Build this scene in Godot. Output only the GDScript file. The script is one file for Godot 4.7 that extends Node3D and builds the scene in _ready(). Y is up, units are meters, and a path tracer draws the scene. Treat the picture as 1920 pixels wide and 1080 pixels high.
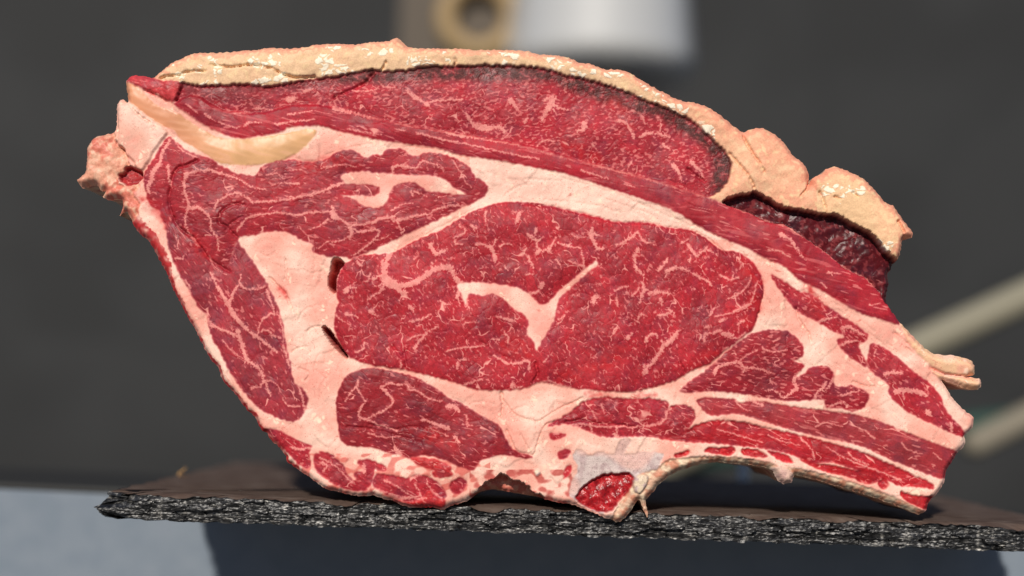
extends Node3D

# The steak is traced in the units of a 1920 wide picture grid (P units): 4450 of them to the metre on its cut face.
const S := 4450.0
const X0 := 130
const Y0 := 60
const W := 1720
const H := 932
const G := 2
const GW := 861
const GH := 467
const ROLL := 0.036
const BASE := 950.0
const SLATE_TOP := -0.0465

var rid := PackedByteArray()       # which region of the cut face each point belongs to
var vein := PackedByteArray()      # traced fat veins
var crack := PackedByteArray()     # splits between muscles and in the fat
var dry := PackedByteArray()       # the brown dried rind of the meat
var fresh := PackedByteArray()     # bright red freshly cut patches
var pale := PackedByteArray()      # pinkish membrane and sinew
var inner := PackedByteArray()     # distance to the region's own edge
var rim := PackedByteArray()       # distance to the outline of the whole cut
var folds := PackedByteArray()      # fine creases in the muscles
var hgt := PackedFloat32Array()
var outline := PackedVector2Array()
var rough := FastNoiseLite.new()
var regions := []
var used := {}

# ---------------------------------------------------------------- helpers
func numbered(called: String, parent: Node) -> String:
	var key := str(parent.get_instance_id()) + called
	var n: int = used.get(key, 0)
	used[key] = n + 1
	return called if n == 0 else "%s_%03d" % [called, n]

func tag(o: Node, label: String, category: String, group := "") -> void:
	o.set_meta("label", label)
	o.set_meta("category", category)
	if group:
		o.set_meta("group", group)

func thing(called: String, label: String, category: String, at := Vector3.ZERO, group := "") -> Node3D:
	var o := Node3D.new()
	o.name = numbered(called, self)
	add_child(o, true)
	o.position = at
	tag(o, label, category, group)
	return o

func part(called: String, mesh: Mesh, m: Material, parent: Node) -> MeshInstance3D:
	var o := MeshInstance3D.new()
	o.name = numbered(called, parent)
	o.mesh = mesh
	o.material_override = m
	parent.add_child(o, true)
	return o

func lin(r: float, g: float, b: float) -> Color:
	return Color(r, g, b).linear_to_srgb()

func noise(sd: int, f: float, kind := FastNoiseLite.TYPE_SIMPLEX_SMOOTH, oct := 1) -> FastNoiseLite:
	var n := FastNoiseLite.new()
	n.seed = sd
	n.noise_type = kind
	n.frequency = f
	n.fractal_type = FastNoiseLite.FRACTAL_FBM if oct > 1 else FastNoiseLite.FRACTAL_NONE
	n.fractal_octaves = oct
	return n

func cells(sd: int, f: float, warp: float, warp_f: float) -> FastNoiseLite:
	var n := noise(sd, f, FastNoiseLite.TYPE_CELLULAR)
	n.cellular_distance_function = FastNoiseLite.DISTANCE_EUCLIDEAN
	n.cellular_return_type = FastNoiseLite.RETURN_DISTANCE2_SUB
	n.domain_warp_enabled = warp > 0.0
	n.domain_warp_type = FastNoiseLite.DOMAIN_WARP_SIMPLEX
	n.domain_warp_amplitude = warp
	n.domain_warp_frequency = warp_f
	n.domain_warp_fractal_type = FastNoiseLite.DOMAIN_WARP_FRACTAL_NONE
	return n

func noise_tex(sd: int, f: float, size: int, colors: Array, oct := 4, kind := FastNoiseLite.TYPE_SIMPLEX_SMOOTH) -> NoiseTexture2D:
	var t := NoiseTexture2D.new()
	t.width = size
	t.height = size
	t.seamless = true
	t.noise = noise(sd, f, kind, oct)
	if colors:
		var g := Gradient.new()
		g.offsets = PackedFloat32Array(colors.map(func(c): return c[0]))
		g.colors = PackedColorArray(colors.map(func(c): return c[1]))
		t.color_ramp = g
	return t

# a smooth line through the points of a flat list x, y, x, y ...
func curve(p: Array, closed: bool, step: float, wobble: float) -> PackedVector2Array:
	var n := p.size() / 2
	var out := PackedVector2Array()
	var at := func(i: int) -> Vector2:
		i = posmod(i, n) if closed else clampi(i, 0, n - 1)
		return Vector2(p[2 * i], p[2 * i + 1])
	for i in (n if closed else n - 1):
		var a: Vector2 = at.call(i - 1)
		var b: Vector2 = at.call(i)
		var c: Vector2 = at.call(i + 1)
		var d: Vector2 = at.call(i + 2)
		var k := maxi(1, int(b.distance_to(c) / step))
		# shorten the handles so that sharp corners do not overshoot
		var lim := b.distance_to(c)
		var tb := (c - a) * 0.5
		var tc := (d - b) * 0.5
		tb = tb.limit_length(lim)
		tc = tc.limit_length(lim)
		for j in k:
			var t := float(j) / k
			var t2 := t * t
			var t3 := t2 * t
			var q := b * (2 * t3 - 3 * t2 + 1) + tb * (t3 - 2 * t2 + t) + c * (3 * t2 - 2 * t3) + tc * (t3 - t2)
			if wobble > 0.0:
				q += Vector2(rough.get_noise_2d(q.x, q.y), rough.get_noise_2d(q.x + 900.0, q.y - 400.0)) * wobble
			out.append(q)
	if not closed:
		out.append(at.call(n - 1))
	return out

func fill(line: PackedVector2Array, id: int, only_inside := true) -> void:
	var lo := 1e9
	var hi := -1e9
	for q in line:
		lo = minf(lo, q.y)
		hi = maxf(hi, q.y)
	var n := line.size()
	var rows := {}
	for i in n:
		var a := line[i]
		var b := line[(i + 1) % n]
		if a.y > b.y:
			var s := a
			a = b
			b = s
		var y := ceili(a.y - 0.5)
		while y + 0.5 < b.y:
			var x := a.x + (b.x - a.x) * (y + 0.5 - a.y) / (b.y - a.y)
			if not rows.has(y):
				rows[y] = []
			rows[y].append(x)
			y += 1
	for y: int in rows:
		if y < Y0 or y >= Y0 + H:
			continue
		var xs: Array = rows[y]
		xs.sort()
		for k in range(0, xs.size() - 1, 2):
			for x in range(maxi(X0, ceili(xs[k] - 0.5)), mini(X0 + W, ceili(xs[k + 1] - 0.5))):
				var at := (y - Y0) * W + x - X0
				if not only_inside or rid[at] > 0:
					rid[at] = id

# a soft line of varying width laid into a mask
func stroke(mask: PackedByteArray, p: Array, w0: float, w1 := -1.0, soft := 1.3, wobble := 1.6, vary := 0.5, top := 255.0) -> void:
	if w1 < 0.0:
		w1 = w0 * 0.5
	var line := curve(p, false, 4.0, wobble)
	var n := line.size()
	var jag := clampf(w0 * 0.32, 0.5, 2.2) if soft < 2.0 else 0.0
	for i in n - 1:
		var a := line[i]
		var b := line[i + 1]
		var t := float(i) / maxf(1.0, n - 2)
		var w := lerpf(w0, w1, t) * (1.0 + vary * rough.get_noise_2d(a.x * 1.7 + 300.0, a.y * 1.7))
		var r := w * 0.5 + soft
		var reach := r + jag
		var ab := b - a
		var len2 := maxf(ab.length_squared(), 1e-6)
		for y in range(maxi(Y0, int(minf(a.y, b.y) - reach)), mini(Y0 + H - 1, int(maxf(a.y, b.y) + reach) + 1) + 1):
			for x in range(maxi(X0, int(minf(a.x, b.x) - reach)), mini(X0 + W - 1, int(maxf(a.x, b.x) + reach) + 1) + 1):
				var v := Vector2(x, y)
				var d := v.distance_to(a + ab * clampf((v - a).dot(ab) / len2, 0.0, 1.0))
				if jag > 0.0:
					if d > reach:
						continue
					d -= jag * rough.get_noise_2d(x * 1.9 + 50.0, y * 1.9)
				var m := clampf((r - d) / (2.0 * soft), 0.0, 1.0) * top
				var at := (y - Y0) * W + x - X0
				if m > mask[at]:
					mask[at] = int(m)

func V(p: Array, w0: float, w1 := -1.0) -> void:
	stroke(vein, p, w0 * 0.9, w1 * 0.8 if w1 > 0.0 else -1.0)

func K(p: Array, w0: float, w1 := -1.0) -> void:
	stroke(crack, p, w0 * 0.75, w1 * 0.75 if w1 > 0.0 else -1.0, 0.9, 1.2, 0.5)

func near_edges(of: PackedByteArray, whole: bool) -> PackedByteArray:
	# chamfer distance (3 units to a step, at most 250) to the nearest point of another region, or to the outside
	var d := PackedByteArray()
	d.resize(W * H)
	d.fill(250)
	for y in range(1, H - 1):
		var row := y * W
		for x in range(1, W - 1):
			var i := row + x
			var a := of[i]
			if a == 0:
				d[i] = 0
			elif whole:
				if of[i - 1] == 0 or of[i + 1] == 0 or of[i - W] == 0 or of[i + W] == 0:
					d[i] = 1
			elif of[i - 1] != a or of[i + 1] != a or of[i - W] != a or of[i + W] != a:
				d[i] = 1
	for y in range(1, H - 1):
		var row := y * W
		for x in range(1, W - 1):
			var i := row + x
			var v := d[i]
			if v > 1:
				v = mini(v, mini(mini(d[i - 1], d[i - W]) + 3, mini(d[i - W - 1], d[i - W + 1]) + 4))
				d[i] = v
	for y in range(H - 2, 0, -1):
		var row := y * W
		for x in range(W - 2, 0, -1):
			var i := row + x
			var v := d[i]
			if v > 1:
				v = mini(v, mini(mini(d[i + 1], d[i + W]) + 3, mini(d[i + W - 1], d[i + W + 1]) + 4))
				d[i] = v
	return d

# region: part name, kind of tissue, colour (0..255, as the tissue is), marbling amount, angle and stretch of its grain, height and bulge in mm, lumps in mm, label
func region(called: String, kind: String, color: Vector3, marble: float, angle: float, stretch: float, up: float, bulge: float, lumps: float, lines: Array, wobble := 2.2, label := "", under := -1) -> int:
	var id := regions.size()
	regions.append({"name": called, "kind": kind, "color": color, "marble": marble, "angle": deg_to_rad(angle), "stretch": stretch, "up": up, "bulge": bulge, "lumps": lumps, "label": label, "under": under})
	for l: Array in lines:
		fill(curve(l, true, 2.5, wobble), id)
	return id

# ---------------------------------------------------------------- the cut face
func trace_outline() -> void:
	var a := [155, 320, 159, 290, 161, 270, 172, 255, 200, 247, 215, 241, 216, 212, 219, 190, 227, 185, 238, 191, 236, 174, 232, 152, 240, 142, 250, 139, 265, 140, 285, 144, 300, 132, 320, 117, 340, 107, 365, 97, 395, 96, 425, 95, 475, 91, 505, 87, 540, 88, 575, 85, 590, 81, 620, 79, 660, 81, 700, 76, 725, 74, 745, 68, 757, 80, 770, 87, 800, 88, 827, 89, 860, 89, 890, 91, 940, 90, 990, 94, 1005, 99]
	var b := [1040, 101, 1067, 106, 1085, 114, 1110, 119, 1130, 127, 1160, 129, 1180, 135, 1205, 150, 1242, 170, 1280, 186, 1305, 191, 1330, 200, 1355, 217, 1380, 236, 1395, 246, 1405, 242, 1425, 237, 1445, 244, 1470, 262, 1490, 290, 1510, 307, 1519, 330, 1520, 346, 1526, 333, 1545, 324, 1552, 315, 1570, 311, 1590, 320, 1615, 332, 1640, 352, 1662, 377, 1680, 387, 1695, 410, 1712, 432, 1712, 444, 1697, 448, 1692, 454, 1691, 470, 1685, 487, 1680, 502]
	var c := [1675, 515, 1676, 532, 1671, 555, 1677, 582, 1687, 600, 1707, 620, 1725, 640, 1750, 661, 1775, 666, 1790, 666, 1810, 671, 1825, 676, 1832, 690, 1830, 702, 1820, 707, 1840, 710, 1845, 720, 1837, 731, 1815, 729, 1790, 720, 1770, 712, 1780, 728, 1787, 742, 1802, 760, 1815, 772, 1826, 780, 1829, 792, 1824, 805, 1812, 818, 1815, 827, 1810, 840, 1800, 849, 1795, 858, 1790, 866, 1779, 884, 1775, 902, 1765, 920, 1750, 937, 1740, 957, 1730, 966]
	var d := [1719, 963, 1690, 951, 1652, 937, 1615, 925, 1565, 910, 1527, 899, 1492, 892, 1486, 905, 1472, 908, 1464, 905, 1455, 891, 1448, 881, 1420, 874, 1375, 870, 1350, 867, 1312, 872, 1287, 880, 1262, 890, 1248, 901, 1235, 912, 1225, 925, 1213, 938, 1214, 952, 1217, 970, 1213, 970, 1207, 953, 1199, 938, 1190, 950, 1175, 970, 1162, 980, 1150, 977, 1125, 967, 1100, 957, 1075, 947, 1050, 944, 1020, 937, 985, 930, 962, 927, 932, 921, 905, 924, 885, 934, 875, 941, 850, 948, 832, 956, 820, 955]
	var e := [807, 952, 782, 953, 757, 950, 737, 941, 717, 936, 700, 930, 675, 931, 650, 927, 620, 920, 600, 912, 587, 901, 570, 890, 550, 876, 535, 865, 534, 855, 520, 838, 507, 827, 500, 815, 487, 804, 475, 782, 460, 767, 437, 737, 415, 712, 407, 690, 395, 677, 382, 657, 367, 625, 350, 595, 337, 570, 320, 537, 310, 512, 295, 485, 277, 452, 262, 440, 247, 420, 237, 401, 230, 394, 219, 403, 226, 384, 222, 371, 200, 373, 188, 366, 194, 356, 184, 354, 175, 344, 150, 350, 140, 335, 150, 326]
	outline = curve(a + b + c + d + e, true, 1.5, 1.3)
	regions.append({})
	regions.append({"name": "fat_seam", "kind": "fat", "color": Vector3(236, 173, 155), "marble": 0.0, "angle": 0.0, "stretch": 1.0, "up": 0.0, "bulge": 0.3, "lumps": 0.45, "label": "", "under": -1})
	fill(outline, 1, false)

func trace_regions() -> void:
	var red := Vector3(158, 35, 45)
	# fat over the back, and the lumps of trimming at the left
	region("fat_crust", "crust", Vector3(230, 190, 152), 0, 0, 1, 0.6, 2.0, 0.75, [
		[280, 150, 285, 130, 340, 100, 365, 90, 500, 80, 700, 60, 800, 80, 1000, 85, 1100, 105, 1200, 135, 1300, 180, 1360, 210, 1420, 225, 1480, 260, 1520, 320, 1530, 345, 1537, 362, 1544, 380, 1549, 403, 1515, 397, 1495, 394, 1465, 387, 1440, 372, 1418, 360, 1402, 365, 1380, 368, 1355, 379, 1325, 370, 1345, 362, 1362, 345, 1369, 325, 1371, 302, 1362, 285, 1342, 265, 1317, 242, 1292, 222, 1255, 205, 1205, 186, 1155, 165, 1105, 150, 1062, 142, 1030, 132, 980, 125, 915, 122, 840, 125, 797, 125, 765, 131, 715, 133, 690, 131, 640, 142, 590, 147, 540, 156, 500, 162, 475, 159, 412, 159, 375, 161, 340, 158, 312, 153]], 2.5, "rough cream fat crust along the top of the cut")
	region("fat_knob", "crust", Vector3(232, 190, 148), 0, 0, 1, 1.2, 2.6, 0.7, [
		[1518, 345, 1526, 325, 1552, 308, 1575, 305, 1620, 325, 1665, 370, 1700, 405, 1720, 435, 1712, 450, 1695, 455, 1697, 480, 1685, 490, 1682, 488, 1672, 480, 1655, 466, 1635, 441, 1600, 421, 1570, 404, 1549, 403, 1545, 385, 1538, 362]], 1.8, "yellowish rounded knob of fat at the right end of the crust")
	region("cap_muscle", "muscle", red + Vector3(2, 1, 2), 0.45, -6, 1.25, -1.0, 1.0, 0.35, [
		[340, 158, 375, 161, 412, 159, 475, 159, 500, 162, 540, 156, 590, 147, 640, 142, 690, 131, 715, 133, 765, 131, 797, 125, 840, 125, 915, 122, 980, 125, 1030, 132, 1062, 142, 1105, 150, 1155, 165, 1205, 186, 1255, 205, 1292, 222, 1317, 242, 1342, 265, 1362, 285, 1371, 302, 1369, 325, 1362, 345, 1345, 362, 1325, 370, 1280, 356, 1230, 338, 1180, 325, 1130, 311, 1080, 300, 1015, 278, 940, 265, 865, 252, 790, 240, 715, 226, 690, 220, 627, 203, 590, 197, 540, 200, 487, 212, 437, 210, 412, 205, 387, 190, 370, 181, 350, 182, 331, 193, 330, 180]], 2.0, "large dark red cap muscle under the fat crust")
	region("end_muscle", "dark", Vector3(78, 18, 24), 0.15, 35, 1.3, -5.0, 2.0, 0.9, [
		[1355, 379, 1380, 368, 1402, 364, 1418, 360, 1440, 372, 1465, 387, 1495, 394, 1515, 397, 1549, 403, 1570, 404, 1600, 421, 1635, 441, 1655, 466, 1672, 480, 1682, 488, 1690, 500, 1682, 520, 1682, 560, 1690, 600, 1677, 585, 1657, 562, 1652, 549, 1640, 537, 1625, 522, 1600, 510, 1580, 500, 1560, 480, 1535, 463, 1502, 441, 1475, 422, 1440, 416, 1415, 402, 1375, 388]], 2.0, "dark maroon dried muscle recessed under the right end of the crust")
	region("strap_muscle", "strap", Vector3(158, 32, 44), 0.2, 14, 3.5, 0.4, 1.4, 0.2, [
		[331, 194, 350, 182, 370, 181, 387, 190, 412, 205, 437, 210, 487, 212, 540, 200, 590, 197, 627, 203, 690, 220, 715, 226, 790, 240, 865, 252, 940, 265, 1015, 278, 1080, 300, 1130, 311, 1180, 325, 1230, 338, 1280, 356, 1325, 370, 1355, 382, 1375, 388, 1415, 402, 1440, 416, 1475, 422, 1502, 441, 1535, 463, 1560, 480, 1580, 500, 1600, 510, 1625, 522, 1640, 537, 1652, 549, 1657, 562, 1677, 585, 1690, 602, 1686, 609, 1662, 603, 1637, 595, 1612, 587, 1575, 567, 1540, 545, 1500, 525, 1475, 502, 1437, 485, 1400, 465, 1355, 447, 1317, 427, 1280, 405, 1242, 387, 1192, 370, 1155, 357, 1105, 340, 1055, 324, 1015, 317, 940, 302, 865, 291, 815, 277, 740, 267, 702, 262, 677, 255, 640, 247, 602, 237, 540, 239, 530, 247, 487, 256, 450, 260, 420, 252, 387, 237, 362, 222, 337, 205, 325, 195]], 1.4, "long thin red strap muscle running down to the right")
	region("muscle_flap", "red", Vector3(196, 62, 66), 0.3, 20, 1.6, 1.0, 1.4, 0.7, [
		[236, 150, 240, 140, 265, 137, 285, 144, 305, 153, 332, 153, 342, 160, 334, 180, 325, 192, 305, 186, 285, 178, 270, 168, 258, 162, 246, 156]], 2.0, "small bright red flap of meat at the top left corner")
	region("ligament", "ligament", Vector3(214, 164, 118), 0, 14, 3.0, 0.2, 1.0, 0.15, [
		[228, 150, 242, 156, 258, 164, 275, 180, 292, 196, 315, 205, 337, 215, 362, 232, 387, 247, 412, 259, 450, 262, 500, 257, 537, 250, 577, 243, 594, 246, 590, 257, 565, 282, 540, 296, 525, 302, 487, 309, 450, 310, 412, 305, 387, 290, 362, 275, 337, 260, 327, 245, 307, 237, 287, 225, 270, 212, 255, 200, 242, 190, 230, 172]], 1.2, "smooth yellowish band of sinew curving under the strap muscle")
	region("fat_flap", "fat", Vector3(230, 172, 152), 0, 0, 1, 1.2, 1.4, 0.3, [
		[212, 190, 227, 180, 244, 193, 258, 205, 272, 217, 290, 229, 307, 239, 314, 248, 305, 262, 290, 282, 277, 306, 268, 320, 260, 318, 250, 300, 238, 290, 230, 276, 222, 270, 214, 250]], 1.5, "smooth pale flap of fat at the left end")
	region("fat_lump", "lump", Vector3(222, 156, 130), 0, 0, 1, -1.2, 2.2, 1.6, [
		[130, 320, 155, 280, 160, 255, 200, 242, 214, 240, 219, 268, 230, 277, 236, 292, 240, 311, 232, 323, 222, 327, 224, 345, 240, 348, 258, 345, 262, 352, 250, 362, 262, 385, 255, 410, 230, 420, 200, 400, 150, 370, 130, 345]], 2.5, "ragged lump of fat and gristle hanging at the far left")
	region("blood_pocket", "red", Vector3(160, 34, 38), 0.15, 0, 1, -4.0, 1.0, 1.2, [
		[222, 327, 232, 323, 240, 311, 255, 319, 267, 322, 266, 336, 255, 344, 240, 347, 226, 341]], 2.0)
	# the big muscles round the eye
	var shoulder := region("shoulder_muscle", "muscle", red + Vector3(-4, 2, 1), 0.4, 4, 1.7, 0.2, 1.3, 0.4, [
		[315, 255, 325, 262, 350, 282, 375, 292, 400, 300, 415, 311, 450, 327, 480, 329, 490, 315, 525, 302, 550, 300, 577, 304, 610, 300, 627, 290, 647, 282, 665, 284, 675, 290, 690, 297, 700, 290, 715, 291, 725, 282, 745, 279, 762, 284, 770, 291, 785, 294, 797, 287, 827, 289, 852, 296, 867, 305, 882, 316, 892, 332, 910, 342, 916, 351, 910, 365, 890, 380, 865, 390, 827, 410, 790, 427, 752, 445, 715, 462, 680, 477, 660, 485, 647, 482, 627, 482, 605, 479, 585, 470, 590, 460, 565, 450, 537, 435, 500, 436, 475, 442, 447, 447, 425, 500, 400, 490, 362, 447, 332, 421, 317, 386, 300, 395, 280, 382, 275, 365, 270, 345, 272, 320, 275, 317, 290, 295, 300, 275]], 2.0, "upper left muscle split by a forked seam of fat")
	region("neck_muscle", "muscle", red + Vector3(-10, 4, 4), 0.3, 58, 2.0, 0.0, 1.2, 0.35, [
		[317, 386, 332, 421, 362, 447, 400, 490, 425, 500, 447, 447, 450, 460, 460, 472, 480, 500, 500, 530, 507, 545, 517, 565, 525, 585, 532, 612, 537, 645, 545, 680, 552, 715, 570, 732, 578, 747, 575, 765, 562, 787, 552, 791, 525, 785, 487, 767, 462, 740, 430, 695, 417, 667, 402, 640, 392, 617, 387, 590, 372, 575, 357, 548, 340, 520, 327, 492, 317, 465, 315, 450, 310, 425, 300, 395]], 2.0, "tall purplish red muscle down the left side")
	var eye := region("rib_eye", "muscle", red + Vector3(4, 0, 0), 0.62, 60, 1.25, 0.6, 1.8, 0.4, [
		[657, 489, 672, 482, 695, 478, 726, 476, 740, 472, 765, 460, 790, 447, 827, 432, 852, 417, 877, 402, 915, 387, 945, 380, 977, 379, 1015, 382, 1030, 386, 1080, 397, 1130, 410, 1160, 416, 1215, 417, 1242, 425, 1275, 429, 1300, 433, 1325, 447, 1355, 470, 1380, 473, 1405, 487, 1422, 507, 1430, 530, 1431, 550, 1427, 570, 1420, 600, 1407, 622, 1380, 642, 1355, 662, 1330, 682, 1305, 692, 1287, 700, 1275, 710, 1242, 722, 1205, 731, 1180, 735, 1150, 735, 1115, 732, 1077, 729, 1047, 722, 1015, 717, 990, 727, 960, 732, 927, 732, 890, 730, 860, 720, 835, 712, 790, 701, 757, 693, 725, 689, 687, 682, 657, 670, 642, 652, 630, 625, 627, 597, 631, 580, 636, 570, 630, 545, 631, 522, 643, 500]], 1.8, "large marbled oval eye muscle in the middle")
	region("spinal_muscle", "muscle", red + Vector3(-20, -4, -6), 0.35, 18, 1.8, 0.2, 1.4, 0.5, [
		[635, 807, 630, 760, 637, 730, 650, 707, 670, 695, 700, 691, 737, 697, 775, 706, 800, 718, 827, 735, 840, 745, 865, 757, 890, 772, 915, 787, 935, 797, 945, 815, 962, 842, 985, 852, 1000, 858, 985, 860, 947, 853, 920, 858, 900, 866, 890, 880, 875, 880, 850, 870, 825, 860, 795, 854, 765, 860, 750, 852, 735, 852, 700, 840, 662, 837, 645, 832, 637, 817]], 1.6, "rounded dark red muscle below the left end of the eye")
	region("side_muscle", "muscle", red + Vector3(-16, -5, -5), 0.45, 8, 1.9, 0.1, 1.2, 0.3, [
		[1310, 705, 1340, 682, 1360, 662, 1392, 637, 1417, 624, 1442, 619, 1475, 621, 1492, 632, 1507, 652, 1502, 670, 1490, 677, 1507, 685, 1500, 697, 1492, 706, 1506, 703, 1520, 690, 1545, 687, 1562, 698, 1564, 722, 1572, 726, 1600, 724, 1625, 735, 1631, 742, 1620, 765, 1600, 772, 1575, 766, 1550, 766, 1545, 752, 1530, 750, 1492, 753, 1455, 751, 1405, 741, 1355, 735, 1317, 735, 1275, 736, 1287, 722]], 2.0, "dark ragged muscle to the lower right of the eye")
	region("sliver_muscle", "muscle", red, 0.45, 38, 1.6, -0.2, 1.0, 0.3, [
		[1445, 515, 1462, 522, 1500, 547, 1520, 551, 1545, 570, 1575, 590, 1607, 610, 1627, 627, 1624, 640, 1612, 646, 1615, 660, 1622, 672, 1627, 690, 1612, 681, 1580, 657, 1570, 637, 1585, 632, 1560, 620, 1530, 602, 1505, 590, 1482, 570, 1460, 540]], 1.6, "pointed sliver of muscle between two fat bands on the right")
	region("flank_muscle", "muscle", red + Vector3(4, 2, 2), 0.45, 40, 1.8, 0.0, 1.2, 0.3, [
		[1632, 648, 1645, 646, 1677, 665, 1710, 695, 1745, 720, 1765, 745, 1772, 767, 1790, 790, 1811, 813, 1805, 820, 1780, 810, 1740, 792, 1702, 772, 1677, 752, 1665, 735, 1668, 727, 1660, 716, 1637, 699, 1625, 682, 1630, 665]], 1.6, "long muscle slanting to the right edge")
	region("rib_strip", "strap", Vector3(154, 46, 52), 0.35, 14, 2.5, -0.4, 1.1, 0.3, [
		[1307, 752, 1322, 746, 1380, 750, 1386, 756, 1420, 752, 1480, 762, 1555, 771, 1605, 778, 1655, 793, 1702, 812, 1740, 827, 1797, 848, 1805, 858, 1785, 885, 1774, 898, 1752, 894, 1715, 880, 1665, 860, 1615, 837, 1540, 820, 1490, 808, 1430, 790, 1385, 777, 1335, 780, 1315, 766]], 1.4, "pale red strip of muscle along the rib")
	region("rib_strip", "muscle", Vector3(166, 30, 38), 0.5, 16, 2.2, -0.8, 1.0, 0.5, [
		[1237, 822, 1262, 812, 1290, 805, 1310, 796, 1340, 789, 1392, 792, 1430, 801, 1502, 817, 1565, 833, 1615, 848, 1665, 868, 1715, 892, 1751, 908, 1750, 917, 1715, 913, 1690, 912, 1650, 896, 1600, 880, 1560, 868, 1527, 868, 1480, 852, 1440, 843, 1400, 838, 1340, 832, 1290, 829]], 1.8, "dark red strip of muscle below the pale strip")
	region("rib_strip", "red", Vector3(176, 32, 38), 0.4, 16, 2.0, -1.2, 0.8, 0.7, [
		[1497, 857, 1527, 868, 1565, 874, 1602, 882, 1650, 890, 1650, 903, 1625, 908, 1590, 894, 1552, 886, 1515, 871],
		[1440, 845, 1477, 855, 1487, 869, 1470, 866, 1452, 857], [1393, 842, 1425, 846, 1440, 858, 1410, 856, 1394, 852], [1322, 847, 1330, 839, 1350, 841, 1375, 838, 1379, 848, 1367, 855, 1345, 851],
		[1650, 902, 1662, 900, 1668, 910, 1658, 918, 1650, 912], [1690, 923, 1715, 930, 1754, 933, 1741, 955, 1720, 950, 1697, 938], [1265, 854, 1290, 845, 1292, 851, 1270, 859]], 1.4, "bright red marrow pockets above the rib edge")
	region("rib_cover", "muscle", Vector3(160, 36, 46), 0.85, 20, 1.5, -0.6, 1.0, 0.9, [
		[1028, 800, 1040, 790, 1055, 782, 1072, 772, 1092, 755, 1127, 746, 1177, 748, 1215, 747, 1235, 749, 1254, 756, 1252, 768, 1258, 762, 1285, 760, 1303, 773, 1301, 790, 1287, 806, 1275, 816, 1237, 820, 1195, 818, 1162, 821, 1125, 818, 1100, 808, 1062, 796, 1040, 798]], 2.2, "frayed red muscle over the rib bone")
	region("muscle_shred", "red", Vector3(172, 40, 48), 0.3, 40, 1.4, -0.4, 0.9, 0.5, [
		[1030, 815, 1045, 812, 1062, 815, 1050, 824, 1036, 826], [1046, 850, 1060, 842, 1070, 846, 1064, 858, 1050, 862], [1060, 880, 1072, 872, 1068, 890, 1058, 898]], 1.5)
	region("rim_muscle", "muscle", red + Vector3(4, 2, 2), 0.4, 30, 1.6, -0.4, 1.0, 0.6, [
		[500, 807, 525, 808, 550, 822, 585, 837, 580, 850, 583, 870, 575, 880, 560, 871, 537, 848, 515, 826],
		[590, 852, 612, 854, 642, 870, 654, 893, 678, 908, 690, 920, 668, 921, 640, 914, 612, 898, 592, 880],
		[670, 866, 685, 862, 700, 865, 725, 877, 720, 885, 704, 881, 700, 895, 697, 910, 685, 915, 670, 900, 665, 887, 682, 882],
		[706, 890, 737, 892, 765, 897, 780, 890, 802, 893, 824, 908, 838, 928, 830, 938, 800, 943, 765, 941, 735, 932, 715, 922, 700, 912],
		[846, 905, 862, 897, 874, 902, 872, 918, 858, 928, 846, 922],
		[600, 847, 625, 853, 628, 858, 606, 853]], 1.6, "small red muscles along the lower left rim")
	region("rim_shred", "red", Vector3(186, 44, 46), 0.25, 20, 1.5, 0.4, 1.2, 0.8, [
		[770, 860, 787, 857, 825, 864, 848, 877, 836, 886, 800, 878, 785, 872], [812, 884, 840, 882, 850, 890, 830, 897, 814, 893],
		[722, 931, 750, 940, 787, 939, 805, 921, 816, 932, 836, 940, 830, 953, 812, 953, 782, 952, 750, 944]], 1.8, "bright red shreds of meat at the bottom edge")
	# bone
	region("rib_bone", "bone", Vector3(208, 188, 182), 0, 0, 1, -0.3, 0.6, 0.5, [
		[1075, 856, 1080, 845, 1092, 844, 1107, 855, 1125, 848, 1150, 852, 1158, 838, 1165, 824, 1177, 820, 1183, 830, 1172, 852, 1200, 848, 1245, 851, 1240, 867, 1232, 885, 1222, 898, 1200, 905, 1186, 912, 1177, 925, 1165, 936, 1155, 951, 1140, 962, 1118, 962, 1080, 940, 1068, 930, 1072, 905, 1084, 880]], 1.6, "sawn grey white face of the rib bone")
	var bone: int = regions.size() - 1
	region("rib_edge", "edge", Vector3(206, 164, 138), 0, 0, 1, -1.0, 1.4, 0.35, [
		[1186, 912, 1200, 890, 1232, 880, 1245, 868, 1262, 862, 1310, 857, 1350, 857, 1395, 860, 1440, 868, 1470, 876, 1500, 880, 1560, 894, 1620, 912, 1680, 934, 1722, 954, 1740, 966, 1720, 975, 1600, 940, 1500, 910, 1480, 920, 1455, 910, 1440, 885, 1375, 874, 1350, 871, 1312, 876, 1290, 884, 1262, 894, 1240, 914, 1220, 945, 1222, 980, 1208, 980, 1197, 945, 1175, 975, 1162, 988, 1146, 980, 1155, 956, 1170, 932]], 1.6, "beige outer edge of the rib curving to the right end", bone)
	region("marrow", "marrow", Vector3(150, 20, 28), 0.1, 60, 2.0, -2.6, 0.4, 1.2, [
		[1080, 935, 1097, 912, 1115, 899, 1137, 890, 1160, 889, 1185, 890, 1187, 908, 1177, 925, 1165, 936, 1153, 952, 1140, 960, 1120, 960, 1100, 950]], 1.8, "deep red spongy marrow in the bone end", bone)
	# fat that can be told apart inside the muscles
	region("fat_fork", "fat", Vector3(236, 166, 150), 0, 0, 1, 0.35, 0.5, 0.3, [
		[640, 329, 682, 321, 700, 324, 735, 326, 765, 329, 792, 330, 815, 331, 835, 337, 852, 352, 875, 366, 840, 364, 822, 361, 802, 359, 787, 349, 772, 342, 752, 345, 740, 350, 732, 362, 725, 380, 712, 390, 700, 391, 680, 385, 660, 372, 640, 367, 680, 367, 702, 369, 712, 360, 712, 352, 695, 346, 660, 346, 645, 341]], 1.8, "", shoulder)
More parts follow.
